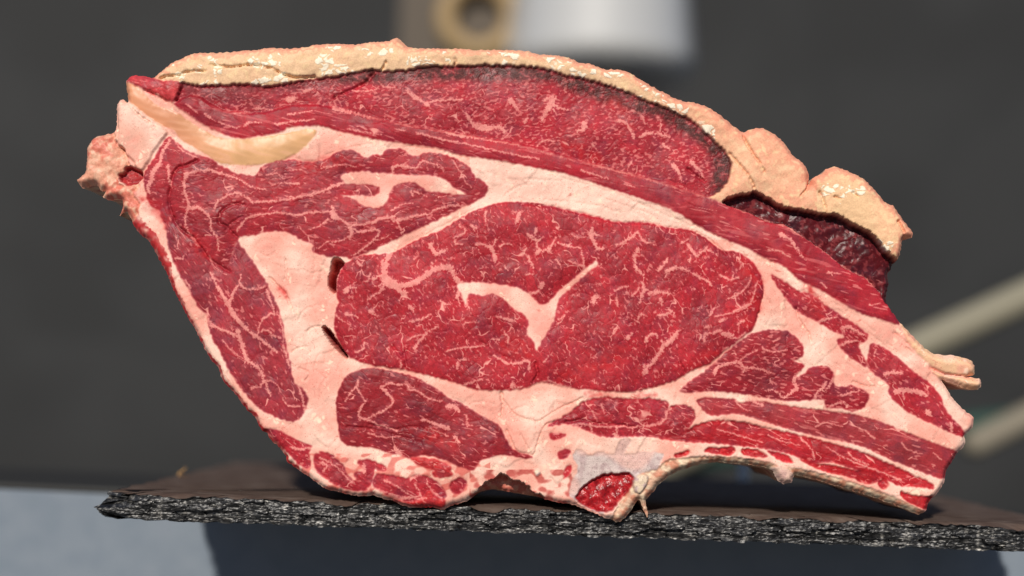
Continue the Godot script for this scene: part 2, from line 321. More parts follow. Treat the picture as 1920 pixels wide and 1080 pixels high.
	region("fat_fork", "fat", Vector3(236, 166, 150), 0, 0, 1, 0.6, 0.5, 0.3, [
		[858, 534, 900, 530, 942, 535, 968, 540, 990, 550, 1003, 562, 1016, 572, 1030, 566, 1050, 544, 1072, 527, 1094, 508, 1118, 490, 1123, 495, 1098, 516, 1072, 540, 1048, 562, 1045, 580, 1035, 610, 1017, 640, 1006, 657, 1000, 640, 987, 625, 992, 607, 982, 590, 965, 582, 950, 566, 938, 557, 925, 552, 903, 555, 880, 553, 873, 572, 866, 552]], 1.8, "", eye)
	region("fat_finger", "fat", Vector3(236, 188, 150), 0, 0, 1, 0.6, 3.0, 0.4, [
		[1690, 602, 1707, 616, 1727, 636, 1752, 658, 1790, 662, 1828, 674, 1836, 692, 1830, 704, 1815, 705, 1790, 702, 1765, 696, 1745, 684, 1720, 662, 1700, 635],
		[1745, 692, 1765, 703, 1790, 708, 1818, 710, 1842, 710, 1848, 722, 1838, 733, 1812, 730, 1785, 720, 1765, 710]], 1.2, "two pale fingers of fat sticking out at the right")
	region("hollow", "lump", Vector3(206, 116, 100), 0, 0, 1, -9.0, 0.4, 2.4, [
		[884, 936, 896, 922, 910, 908, 925, 900, 938, 890, 948, 894, 960, 902, 975, 906, 988, 914, 998, 925, 1018, 934, 1016, 942, 985, 934, 962, 930, 932, 926, 905, 928]], 3.0, "ragged hollow in the lower edge")
	region("gristle", "bone", Vector3(214, 198, 178), 0, 0, 1, 0.6, 1.6, 0.8, [
		[1448, 878, 1462, 874, 1480, 880, 1490, 892, 1488, 908, 1470, 912, 1460, 904, 1452, 892]], 1.4, "white knob of gristle hanging under the rib")
	region("gristle", "bone", Vector3(232, 206, 180), 0, 0, 1, 0.6, 1.6, 0.8, [[1002, 884, 1010, 881, 1014, 888, 1006, 893]], 0.8)
	region("gristle", "bone", Vector3(220, 196, 170), 0, 0, 1, 0.6, 1.6, 0.8, [[1190, 898, 1204, 890, 1216, 896, 1212, 910, 1200, 925, 1190, 920]], 1.4)
	region("hole", "red", Vector3(178, 70, 66), 0, 0, 1, -11.0, 0.0, 0.4, [
		[627, 486, 645, 493, 636, 507, 630, 525, 629, 548, 622, 545, 617, 530, 621, 508], [606, 613, 615, 617, 632, 640, 642, 655, 652, 671, 641, 664, 622, 643, 609, 622]], 0.6)

func trace_veins() -> void:
	# shoulder muscle
	V([350, 327, 387, 320, 420, 327, 450, 337, 475, 352, 500, 356], 6)
	V([352, 326, 347, 355, 355, 387, 348, 412, 355, 437, 372, 462], 7, 3)
	V([355, 392, 377, 391, 395, 410, 398, 430, 407, 445, 411, 470], 7, 3)
	V([405, 392, 410, 377, 445, 362, 465, 372, 475, 380, 525, 377, 575, 367, 600, 360], 5, 4)
	V([445, 432, 462, 412, 482, 404, 525, 400, 555, 404, 580, 399, 622, 399, 640, 412, 657, 422, 690, 420, 715, 411, 740, 407], 4, 6)
	V([622, 388, 626, 402, 632, 410], 9, 14)
	V([617, 412, 595, 427, 580, 430], 5)
	V([657, 424, 660, 436, 656, 449], 8, 5)
	V([660, 428, 675, 436, 695, 432, 711, 434, 702, 450, 687, 462, 665, 478], 5, 4)
	V([725, 406, 745, 415, 749, 425, 755, 436], 6, 3)
	V([740, 415, 765, 410, 780, 405, 802, 402, 820, 392, 845, 386, 870, 386], 6, 4)
	V([735, 395, 755, 384, 775, 382], 4, 2)
	V([737, 324, 737, 313, 752, 311, 780, 315, 792, 303, 810, 307, 828, 316], 6, 4)
	V([650, 340, 615, 354, 585, 366, 552, 371, 535, 368], 7, 3)
	V([775, 367, 772, 358, 790, 364, 800, 368], 5, 2)
	V([315, 312, 320, 342, 323, 352], 8, 4)
	V([300, 307, 287, 322, 285, 337, 279, 350, 281, 362], 9, 7)
	V([318, 262, 305, 285, 300, 307], 5, 7)
	V([330, 268, 345, 285, 370, 296], 3, 4)
	V([560, 345, 530, 343, 510, 349], 5, 2)
	V([500, 330, 520, 326, 530, 335, 548, 332], 3, 2)
	V([602, 316, 640, 310, 668, 313], 4, 2)
	V([540, 320, 565, 318, 575, 325], 3, 2)
	V([660, 440, 640, 452, 612, 455, 598, 466], 4, 2)
	V([560, 425, 575, 440, 592, 446], 3, 2)
	V([848, 300, 862, 320, 872, 340, 884, 352], 3, 2)
	V([700, 450, 716, 448, 732, 440], 4, 2)
	# neck muscle
	V([395, 510, 412, 545, 427, 567, 435, 587, 455, 612, 482, 632, 500, 645, 520, 660], 6, 6)
	V([425, 565, 440, 590, 458, 613, 480, 630], 9, 8)
	V([447, 622, 455, 650, 465, 675, 485, 690, 495, 712, 507, 742], 9, 4)
	V([398, 610, 412, 617, 428, 623, 447, 632], 6, 6)
	V([387, 590, 392, 602, 397, 614], 6, 6)
	V([432, 566, 440, 548, 449, 533, 452, 516], 6, 4)
	V([450, 532, 462, 542, 487, 541, 498, 536], 5, 3)
	V([505, 590, 488, 606, 485, 625], 5, 3)
	V([506, 589, 520, 590, 530, 598], 4, 3)
	V([487, 622, 500, 619, 512, 628, 526, 634], 4, 3)
	V([472, 727, 488, 724, 496, 712], 5, 4)
	V([530, 745, 538, 758, 550, 763, 562, 762], 3, 4)
	V([560, 722, 567, 745, 571, 770], 5, 5)
	V([531, 650, 538, 668, 543, 690], 5, 4)
	V([525, 592, 530, 620, 532, 640], 4, 3)
	V([330, 485, 343, 486, 346, 480], 4, 3)
	V([340, 525, 354, 532, 357, 548], 6, 3)
	V([418, 638, 440, 662, 470, 680], 3, 2)
	V([392, 480, 400, 498, 412, 508, 425, 515], 3, 2)
	V([495, 712, 512, 716, 520, 722], 4, 2)
	V([500, 545, 510, 570, 517, 590], 6, 3)
	# eye: the lobes on its left and the fork of fat
	V([730, 476, 722, 500, 720, 522, 730, 534, 752, 536, 777, 531, 795, 520, 815, 506, 842, 502, 853, 520, 866, 534], 11, 10)
	V([722, 520, 718, 542, 702, 554, 690, 562], 6, 3)
	V([735, 533, 752, 548, 757, 562], 13, 3)
	V([718, 490, 724, 520, 742, 532], 8, 14)
	V([700, 524, 712, 518, 722, 512], 6, 4)
	V([810, 494, 811, 512], 6, 5)
	V([640, 500, 634, 515, 631, 535, 632, 552], 5, 3)
	V([648, 546, 658, 539, 668, 540], 8, 3)
	V([671, 492, 677, 498], 8, 6)
	V([697, 513, 690, 527, 680, 530], 5, 3)
	V([870, 548, 874, 566, 880, 580], 12, 4)
	V([862, 545, 858, 556, 862, 570], 9, 2)
	V([926, 540, 960, 548, 985, 560], 8, 6)
	V([1095, 508, 1094, 490, 1090, 470], 6, 3)
	V([1098, 500, 1078, 494, 1066, 490], 4, 2)
	# eye: upper rim
	V([1110, 430, 1107, 440, 1114, 455, 1122, 468, 1130, 466], 9, 6)
	V([1112, 440, 1128, 444], 4, 2)
	V([1155, 462, 1178, 450, 1195, 436], 6, 7)
	V([1195, 436, 1204, 450, 1216, 456, 1230, 460], 6, 3)
	V([1197, 467, 1189, 482, 1192, 502, 1205, 516], 7, 6)
	V([1252, 484, 1243, 498, 1234, 508], 4, 7)
	V([1249, 511, 1262, 503, 1278, 505, 1290, 509], 8, 4)
	V([1291, 461, 1299, 473, 1305, 482, 1318, 470, 1334, 473, 1344, 480], 7, 4)
	V([1320, 470, 1326, 462], 6, 3)
	V([1277, 456, 1290, 449], 5, 3)
	V([1300, 514, 1312, 522, 1325, 528, 1334, 536], 6, 5)
	V([1350, 516, 1362, 522, 1370, 526, 1384, 521], 4, 5)
	V([1371, 527, 1374, 516], 5, 3)
	V([1204, 530, 1208, 543, 1202, 556, 1198, 568], 6, 6)
	V([1208, 543, 1222, 548], 5, 3)
	V([1218, 552, 1234, 548, 1252, 551], 7, 6)
	V([1382, 484, 1390, 497, 1386, 506], 4, 3)
	V([1408, 518, 1402, 535, 1385, 551, 1365, 560], 3, 4)
	V([1418, 530, 1414, 548, 1407, 570, 1398, 577, 1368, 588, 1340, 594], 3, 4)
	V([1330, 592, 1338, 580, 1348, 574], 5, 3)
	V([1152, 546, 1166, 540, 1178, 538], 6, 3)
	V([1185, 555, 1195, 545, 1199, 530], 4, 2)
	V([990, 440, 1004, 449, 1010, 470, 1030, 465, 1042, 446], 5, 4)
	V([1010, 472, 1004, 478], 8, 4)
	V([1028, 466, 1034, 476], 8, 4)
	V([1046, 456, 1066, 463, 1088, 466], 4, 4)
	V([1072, 440, 1084, 447, 1098, 444], 4, 2)
	V([988, 482, 996, 492, 1000, 503], 4, 5)
	V([1042, 487, 1049, 498, 1052, 505], 5, 3)
	V([1066, 490, 1080, 496, 1094, 501], 3, 4)
	V([1017, 534, 1012, 544], 8, 5)
	V([1112, 566, 1116, 556, 1124, 560], 9, 4)
	V([1012, 545, 1004, 550, 992, 548], 6, 4)
	V([912, 398, 910, 412, 914, 424], 5, 2)
	V([974, 400, 971, 412, 968, 420], 7, 8)
	V([884, 424, 894, 428], 5, 3)
	V([862, 422, 872, 432, 868, 440, 852, 446], 5, 4)
	V([852, 447, 855, 458, 868, 458], 5, 4)
	V([893, 459, 908, 460, 922, 466, 927, 480, 928, 492], 5, 8)
	V([930, 450, 924, 464], 6, 3)
	V([937, 462, 950, 458, 962, 462], 4, 3)
	V([1004, 430, 1004, 442], 5, 3)
	V([994, 446, 1006, 450], 5, 3)
	V([808, 460, 813, 473, 820, 477, 838, 468], 8, 5)
	V([775, 486, 786, 480], 4, 3)
	V([990, 482, 996, 500], 5, 4)
	V([946, 500, 953, 508], 5, 3)
	V([985, 515, 1002, 514], 4, 2)
	V([1408, 570, 1388, 578, 1372, 588], 4, 6)
	# eye: lower half
	V([1270, 622, 1258, 638, 1244, 650, 1236, 662, 1222, 682, 1210, 690, 1207, 702], 9, 7)
	V([1240, 640, 1246, 650], 6, 4)
	V([1319, 640, 1321, 627, 1336, 625, 1350, 620], 5, 5)
	V([1195, 600, 1202, 590, 1212, 594], 5, 3)
	V([1232, 592, 1246, 590, 1260, 584, 1262, 594], 5, 4)
	V([1250, 580, 1260, 584], 4, 3)
	V([1210, 640, 1216, 630, 1228, 627, 1232, 634], 6, 5)
	V([1356, 628, 1372, 629], 10, 7)
	V([1362, 632, 1382, 634, 1398, 624], 4, 4)
	V([1382, 608, 1394, 602], 5, 6)
	V([1348, 602, 1362, 597], 6, 4)
	V([1322, 614, 1332, 612], 6, 4)
	V([1354, 658, 1364, 652], 4, 5)
	V([777, 657, 784, 644, 800, 625, 822, 613], 6, 5)
	V([762, 640, 776, 632, 800, 628], 3, 4)
	V([837, 660, 850, 655, 870, 652, 908, 649], 4, 4)
	V([925, 667, 938, 674, 950, 681, 972, 681, 990, 676, 992, 692], 5, 6)
	V([857, 692, 860, 680, 874, 673], 7, 4)
	V([932, 594, 946, 598, 960, 602], 4, 8)
	V([768, 602, 786, 600, 808, 590], 5, 3)
	V([826, 566, 834, 570, 845, 572], 5, 3)
	V([770, 575, 776, 584], 8, 5)
	V([760, 548, 762, 560], 8, 4)
	V([1238, 560, 1240, 572], 6, 4)
	V([870, 607, 884, 604, 896, 606], 4, 2)
	V([945, 622, 952, 632, 953, 644], 4, 4)
	V([1048, 600, 1058, 592], 6, 5)
	V([1112, 560, 1118, 568], 9, 6)
	V([1175, 635, 1185, 625], 6, 4)
	V([1190, 600, 1198, 606], 4, 3)
	V([1155, 560, 1158, 575], 5, 4)
	V([1212, 698, 1208, 684], 9, 4)
	V([1150, 625, 1160, 615], 5, 3)
	V([1020, 680, 1028, 668], 4, 3)
	V([630, 590, 640, 600, 648, 604], 4, 3)
	V([650, 590, 662, 592, 672, 597], 7, 3)
	V([696, 583, 702, 590], 8, 6)
	V([668, 660, 680, 656, 684, 642], 4, 5)
	V([752, 690, 752, 676], 6, 4)
	V([870, 722, 886, 716, 905, 712], 5, 4)
	V([960, 727, 962, 718, 968, 728, 980, 724], 6, 3)
	V([990, 727, 1010, 719, 1028, 714, 1050, 722, 1075, 730], 4, 5)
	V([1000, 730, 1012, 724, 1030, 732], 4, 3)
	# cap muscle
	V([1036, 188, 1030, 200, 1020, 218, 1014, 228], 12, 6)
	V([1036, 195, 1050, 202, 1070, 206], 7, 2)
	V([1038, 205, 1044, 216], 4, 2)
	V([1160, 226, 1172, 230, 1182, 242, 1188, 258], 6, 5)
	V([1096, 232, 1094, 242, 1082, 246], 9, 6)
	V([1058, 146, 1061, 158, 1060, 172], 8, 4)
	V([1046, 160, 1060, 156], 4, 4)
	V([1197, 210, 1206, 220, 1209, 232], 4, 5)
	V([1230, 214, 1240, 226], 5, 4)
	V([1200, 258, 1216, 250, 1236, 247, 1240, 232], 6, 4)
	V([1234, 248, 1256, 256], 6, 4)
	V([1006, 273, 1022, 263, 1040, 264], 3, 5)
	V([1262, 310, 1272, 322, 1278, 340], 10, 3)
	V([1296, 304, 1312, 318, 1320, 334], 10, 4)
	V([1242, 270, 1256, 278], 7, 5)
	V([764, 170, 778, 182, 802, 196], 7, 9)
	V([804, 191, 830, 188, 866, 187], 4, 5)
	V([708, 153, 722, 163, 740, 163], 4, 5)
	V([958, 188, 966, 198, 970, 206], 10, 5)
	V([872, 212, 882, 226, 888, 236], 7, 8)
	V([893, 235, 915, 239, 938, 238, 946, 246], 11, 7)
	V([660, 168, 678, 172, 706, 168], 4, 3)
	V([760, 152, 772, 148], 4, 3)
	V([940, 260, 952, 252, 960, 240], 3, 3)
	V([982, 230, 990, 222], 5, 4)
	V([1022, 188, 1040, 178, 1042, 186], 6, 3)
	V([1110, 270, 1120, 282], 4, 3)
	V([1180, 310, 1186, 300], 5, 3)
	V([540, 186, 552, 183], 12, 9)
	V([438, 212, 470, 211], 4, 3)
	V([478, 202, 510, 204], 5, 3)
	V([570, 170, 590, 166], 6, 3)
	# strap muscle
	V([626, 204, 648, 208, 680, 216, 700, 222], 8, 4)
	V([652, 242, 690, 250, 715, 254], 4, 3)
	V([780, 250, 830, 262, 880, 272, 950, 288, 1010, 299], 4, 4)
	V([838, 250, 890, 258, 950, 268], 6, 3)
	V([540, 215, 560, 213, 585, 209], 5, 3)
	V([515, 234, 545, 229, 590, 225], 5, 3)
	V([460, 236, 468, 230, 490, 230], 6, 3)
	V([350, 197, 362, 205, 372, 213], 4, 3)
	V([385, 216, 398, 224, 404, 228], 6, 3)
	V([412, 230, 440, 240, 452, 238], 4, 3)
	V([1090, 320, 1115, 328, 1140, 336], 5, 3)
	V([1170, 346, 1190, 352], 4, 2)
	V([670, 236, 690, 245], 4, 2)
	V([742, 243, 760, 246], 4, 2)
	V([1480, 430, 1502, 440, 1530, 460, 1556, 478], 5, 4)
	V([1462, 440, 1480, 450, 1500, 478, 1510, 488], 8, 3)
	V([1440, 468, 1462, 472, 1480, 482], 4, 3)
	V([1550, 512, 1575, 514], 3, 2)
	V([1630, 572, 1650, 570], 4, 2)
	V([1538, 530, 1548, 540], 4, 3)
	# muscles on the right
	V([1338, 702, 1344, 690, 1362, 683, 1384, 680, 1397, 690, 1425, 691, 1444, 699], 7, 4)
	V([1397, 690, 1390, 702], 4, 3)
	V([1385, 677, 1400, 666, 1420, 657], 4, 3)
	V([1510, 694, 1490, 711, 1493, 728, 1478, 740, 1470, 746, 1452, 732, 1436, 732], 9, 3)
	V([1548, 718, 1538, 730, 1530, 738, 1528, 752], 6, 5)
	V([1566, 700, 1557, 720, 1547, 732], 7, 4)
	V([1572, 742, 1590, 738, 1612, 732], 4, 4)
	V([1553, 764, 1566, 758, 1582, 754], 5, 4)
	V([1430, 652, 1450, 660, 1476, 656], 4, 3)
	V([1450, 640, 1462, 634], 4, 3)
	V([1430, 760, 1390, 746, 1350, 737], 5, 4)
	V([1580, 615, 1594, 612, 1606, 622, 1622, 628], 8, 5)
	V([1580, 616, 1584, 626], 6, 3)
	V([1536, 603, 1550, 598, 1570, 595], 6, 3)
	V([1576, 648, 1596, 640, 1614, 640], 5, 4)
	V([1612, 644, 1622, 650, 1626, 660], 8, 7)
	V([1660, 703, 1672, 698, 1690, 700], 9, 5)
	V([1676, 735, 1694, 732, 1714, 734, 1737, 741], 8, 11)
	V([1692, 736, 1695, 750], 5, 3)
	V([1738, 772, 1746, 780], 9, 6)
	V([1781, 794, 1784, 808], 9, 6)
	V([1642, 655, 1640, 668], 4, 3)
	V([1612, 803, 1622, 808, 1640, 822], 3, 4)
	V([1690, 830, 1700, 842, 1720, 850], 3, 3)
	V([1750, 850, 1765, 862], 3, 3)
	V([1530, 800, 1550, 792, 1580, 800], 3, 2)
	V([1380, 752, 1392, 765, 1410, 772], 4, 2)
	V([1500, 820, 1520, 840, 1528, 862], 4, 4)
	V([1440, 815, 1462, 826, 1500, 835], 3, 2)
	V([1590, 850, 1605, 862, 1630, 872], 4, 3)
	V([1550, 838, 1572, 852, 1600, 866, 1650, 884, 1690, 900], 3, 5)
	V([1345, 805, 1380, 815, 1430, 830], 3, 3)
	# spinal muscle
	V([673, 712, 668, 727, 655, 740, 648, 752], 5, 3)
	V([668, 726, 680, 742, 684, 752], 4, 3)
	V([713, 728, 730, 719, 745, 722, 762, 721, 768, 730, 786, 734, 796, 744, 812, 750, 828, 752], 4, 4)
	V([718, 728, 732, 744, 738, 753, 725, 767, 700, 780, 685, 787], 5, 4)
	V([676, 786, 673, 776, 680, 762, 688, 748], 8, 3)
	V([840, 762, 852, 762, 860, 770], 10, 13)
	V([672, 782, 690, 788, 722, 800, 745, 808], 4, 4)
	V([792, 787, 815, 794, 842, 804], 5, 8)
	V([742, 838, 750, 852, 760, 865], 8, 11)
	V([875, 780, 877, 800], 5, 3)
	V([868, 796, 886, 798], 4, 3)
	V([852, 818, 862, 832], 8, 4)
	V([800, 802, 818, 808, 840, 818], 3, 3)
	V([690, 812, 720, 820, 750, 818], 3, 2)
	# fraying over the bone, and little muscles
	V([1060, 800, 1090, 795, 1120, 800, 1160, 800, 1200, 800, 1236, 795, 1250, 784], 3, 5)
	V([1157, 800, 1156, 814], 5, 4)
	V([1187, 800, 1186, 812], 4, 3)
	V([1106, 796, 1110, 810], 5, 4)
	V([1250, 780, 1251, 772, 1258, 766], 6, 6)
	V([1040, 812, 1064, 806, 1090, 800], 8, 5)
	V([1128, 760, 1132, 775], 5, 3)
	V([1110, 770, 1120, 790], 4, 2)
	V([1200, 790, 1216, 785], 5, 2)
	V([1150, 815, 1170, 822, 1210, 826], 6, 7)
	V([598, 858, 620, 868, 640, 884, 660, 905], 4, 3)
	V([720, 900, 745, 912, 765, 926, 790, 938], 4, 3)
	V([800, 906, 812, 922, 828, 934], 4, 4)
	V([700, 915, 730, 925, 760, 932, 800, 934], 3, 4)
	V([545, 838, 560, 842, 582, 840], 5, 5)
	V([600, 868, 612, 872, 606, 884], 6, 4)
	V([770, 900, 780, 892, 792, 890], 6, 4)
	V([777, 908, 786, 920, 790, 932], 5, 4)
	V([730, 928, 760, 935, 790, 930], 5, 5)
	V([682, 875, 684, 890], 9, 5)

func trace_marks() -> void:
	# splits
	K([978, 381, 1030, 387, 1080, 398, 1130, 411, 1160, 417, 1215, 418, 1245, 426, 1275, 429, 1302, 434, 1330, 450, 1352, 468, 1362, 478], 2.4, 3)
	K([1430, 535, 1431, 555, 1425, 580, 1418, 603], 2, 2)
	K([505, 520, 520, 536, 534, 548, 542, 566, 550, 586], 3, 2)
	K([535, 484, 537, 504, 534, 524], 1.6)
	K([700, 137, 690, 150, 676, 160, 660, 167, 642, 174, 627, 182], 6, 3)
	K([940, 733, 941, 745, 943, 752, 941, 770, 940, 784], 5, 1.5)
	K([946, 752, 956, 768, 970, 780, 992, 787, 1010, 790, 1030, 778, 1050, 766, 1075, 755, 1092, 746], 2, 2)
	K([1040, 790, 1024, 797, 1017, 806, 1012, 820, 1007, 836, 1002, 852], 3, 2)
	K([950, 806, 958, 826, 968, 845, 985, 851, 1000, 854], 3, 2.5)
	K([975, 815, 985, 832, 996, 850], 2)
	K([1493, 578, 1497, 590, 1501, 603, 1510, 616, 1517, 627, 1521, 641], 3, 3)
	K([1600, 716, 1614, 721, 1627, 725, 1640, 725], 2, 2)
	K([372, 301, 350, 310, 333, 316, 324, 334, 320, 352, 317, 372, 318, 388, 324, 405, 332, 422, 346, 434, 362, 446, 378, 466, 392, 485, 412, 498, 432, 510], 4, 3)
	K([412, 415, 416, 398, 428, 388, 446, 382, 460, 384], 2.4, 1.5)
	K([410, 408, 412, 418, 424, 424, 436, 437, 448, 448], 5, 2)
	K([424, 432, 440, 415, 456, 406], 2, 1.4)
	K([1290, 316, 1302, 326, 1314, 334, 1322, 340], 5, 3)
	K([300, 147, 320, 144, 337, 142, 355, 136, 387, 134], 3, 2)
	K([395, 122, 430, 126, 475, 124, 500, 127, 514, 132, 535, 142, 560, 146, 590, 143], 3, 4)
	K([715, 131, 720, 124, 724, 116], 3, 1.5)
	K([852, 123, 856, 116, 853, 111], 3, 1.5)
	K([1366, 286, 1378, 300, 1392, 317, 1404, 334, 1414, 352], 3, 3)
	K([1394, 256, 1404, 276, 1412, 292, 1424, 308, 1432, 324], 4, 1.5)
	K([1536, 360, 1542, 372, 1547, 390, 1547, 402], 2.5)
	K([1520, 340, 1512, 356, 1500, 368], 5, 2)
	K([1562, 370, 1574, 374], 3)
	K([1596, 362, 1606, 370], 3)
	K([1684, 415, 1692, 435, 1697, 450], 6, 3)
	K([1060, 792, 1090, 788, 1120, 794, 1150, 796, 1190, 800], 3, 2)
	K([1676, 622, 1690, 634, 1702, 644], 3)
	K([1700, 652, 1712, 664], 3)
	K([1745, 690, 1765, 700, 1795, 704, 1822, 707], 4, 2)
	K([1600, 622, 1588, 618], 1.4)
	K([280, 230, 262, 217, 250, 205, 240, 192], 5, 3)
	K([218, 214, 222, 250, 220, 268, 228, 277, 236, 290, 240, 308], 4, 3)
	K([272, 170, 292, 178, 312, 190], 3, 2)
	K([1480, 655, 1495, 676, 1508, 686], 1.5)
	K([560, 690, 580, 700, 572, 715], 1.6)
	K([575, 620, 590, 612, 604, 614], 2)
	K([548, 660, 560, 652, 575, 650], 1.6)
	K([900, 640, 930, 660, 955, 672], 1.4)
	K([755, 655, 762, 680, 760, 690], 2, 2.5)
	K([738, 650, 748, 664, 756, 672, 768, 650], 2)
	K([1004, 680, 1008, 700, 1000, 715], 5, 3)
	K([690, 795, 740, 805, 780, 800, 830, 815], 2)
	K([650, 800, 700, 805, 740, 815, 790, 830], 2)
	K([1205, 635, 1215, 660, 1212, 690], 2)
	K([1275, 680, 1285, 700], 3)
	for k: Array in [[985, 335, 1030, 338, 1060, 336], [1050, 331, 1105, 348, 1160, 366, 1190, 380], [1020, 374, 1070, 378, 1110, 384, 1165, 398], [1180, 372, 1230, 396, 1270, 412, 1300, 424], [1130, 372, 1180, 388, 1220, 402], [1300, 420, 1340, 442, 1370, 462], [1360, 456, 1400, 478, 1440, 500, 1480, 522], [890, 318, 905, 326, 912, 338], [940, 372, 965, 352, 1000, 345], [800, 440, 850, 412, 890, 392], [1600, 605, 1650, 640, 1700, 680, 1740, 715], [1560, 566, 1600, 590, 1640, 622], [1660, 640, 1720, 690, 1760, 726], [1560, 650, 1600, 690, 1640, 705], [1520, 645, 1540, 665, 1580, 690], [1440, 560, 1446, 590, 1436, 610], [1462, 570, 1480, 600, 1474, 612], [700, 270, 660, 276, 610, 290], [760, 274, 830, 284, 880, 300], [560, 500, 580, 512, 606, 506], [575, 470, 590, 490, 588, 520], [480, 470, 500, 480, 520, 470], [560, 600, 570, 580, 600, 572], [600, 660, 590, 690, 610, 710], [560, 640, 580, 660, 574, 690], [620, 700, 600, 730, 612, 760], [880, 760, 900, 752, 930, 760], [960, 770, 985, 760, 1000, 775], [1040, 756, 1035, 775], [920, 770, 930, 790]]:
		stroke(crack, k, 1.2, 0.9, 0.9, 2.0, 0.8, 110.0)
	# dried brown rind on the cap, and where the crust ends
	for k: Array in [[640, 146, 690, 138, 730, 139], [716, 140, 765, 137, 800, 134, 840, 135, 915, 133, 990, 135, 1030, 142, 1062, 152, 1105, 162, 1155, 176, 1205, 194, 1250, 209]]:
		stroke(dry, k, 20, 26, 7, 3, 0.8, 240)
	stroke(dry, [1240, 204, 1285, 224, 1310, 242, 1335, 264, 1354, 286, 1362, 304, 1360, 325, 1352, 350], 30, 36, 8, 3, 0.7, 255)
	stroke(dry, [340, 160, 400, 162, 470, 165, 530, 160, 590, 152, 640, 146], 12, 14, 6, 3, 0.7, 130)
	stroke(dry, [345, 180, 380, 172, 440, 180, 480, 186], 22, 14, 8, 3, 0.7, 90)
	# fresh bright patches
	for k: Array in [[570, 316, 610, 308, 640, 298], [970, 640, 985, 660, 990, 670], [940, 650, 965, 660], [1050, 708, 1080, 706], [1090, 690, 1140, 680, 1170, 650], [1415, 560, 1400, 610], [1395, 500, 1422, 530], [1340, 660, 1300, 685], [280, 380, 300, 395, 315, 405], [355, 440, 370, 462, 390, 480], [1180, 240, 1150, 190], [800, 815, 850, 830], [1120, 300, 1060, 270], [1520, 545, 1540, 590]]:
		stroke(fresh, k, 16, 12, 10, 4, 0.6, 210)
	for k: Array in [[240, 352, 262, 372, 285, 388, 302, 402, 312, 430], [526, 540, 536, 552, 540, 560], [300, 470, 312, 500, 326, 530], [690, 905, 700, 925], [1190, 742, 1230, 740], [1100, 738, 1150, 741]]:
		stroke(fresh, k, 9, 5, 4, 3, 0.7, 170)
	# pinkish membrane: along the strap, and where muscles are sheathed
	stroke(pale, [690, 221, 760, 234, 840, 249, 900, 258, 960, 270], 3, 3, 1.2, 1.4, 0.5, 200)
	stroke(pale, [960, 270, 1080, 301, 1180, 326, 1280, 357, 1340, 376, 1420, 404], 4, 5, 1.4, 1.4, 0.5, 210)
	stroke(pale, [1420, 404, 1500, 440, 1570, 490, 1590, 502], 5, 4, 1.4, 1.4, 0.5, 210)
	stroke(pale, [1590, 506, 1618, 516, 1640, 535, 1652, 547], 6, 6, 1.2, 1.6, 0.5, 255)
	stroke(pale, [340, 207, 365, 224, 390, 240, 420, 254, 450, 262, 490, 258, 540, 245, 600, 238], 5, 5, 1.3, 1.4, 0.5, 230)
	stroke(pale, [1660, 790, 1684, 798, 1706, 808], 7, 4, 2.5, 1.4, 0.3, 0)
	for k: Array in [[1270, 380, 1300, 372, 1330, 400, 1360, 420], [1400, 430, 1440, 450, 1480, 490], [1320, 390, 1380, 410], [1250, 370, 1290, 392]]:
		stroke(pale, k, 14, 20, 12, 4, 0.9, 60)

# thin red rim of muscle down the left edge, and its inner line of fat, laid along the outline
func rim_red(x: float, y: float, d: float) -> float:
	if x > 560.0 or y < 395.0:
		return 0.0
	var w := lerpf(20.0, 7.0, smoothstep(470.0, 560.0, y)) + 3.0 * rough.get_noise_2d(x * 0.3, y * 0.3) + 1.5 * rough.get_noise_2d(x * 1.2, y * 1.2)
	return clampf((w - d) * 0.5, 0.0, 1.0)

# ---------------------------------------------------------------- colour, gloss and relief of the cut face
const KINDS := ["fat", "muscle", "crust", "strap", "red", "dark", "ligament", "lump", "bone", "edge", "marrow"]

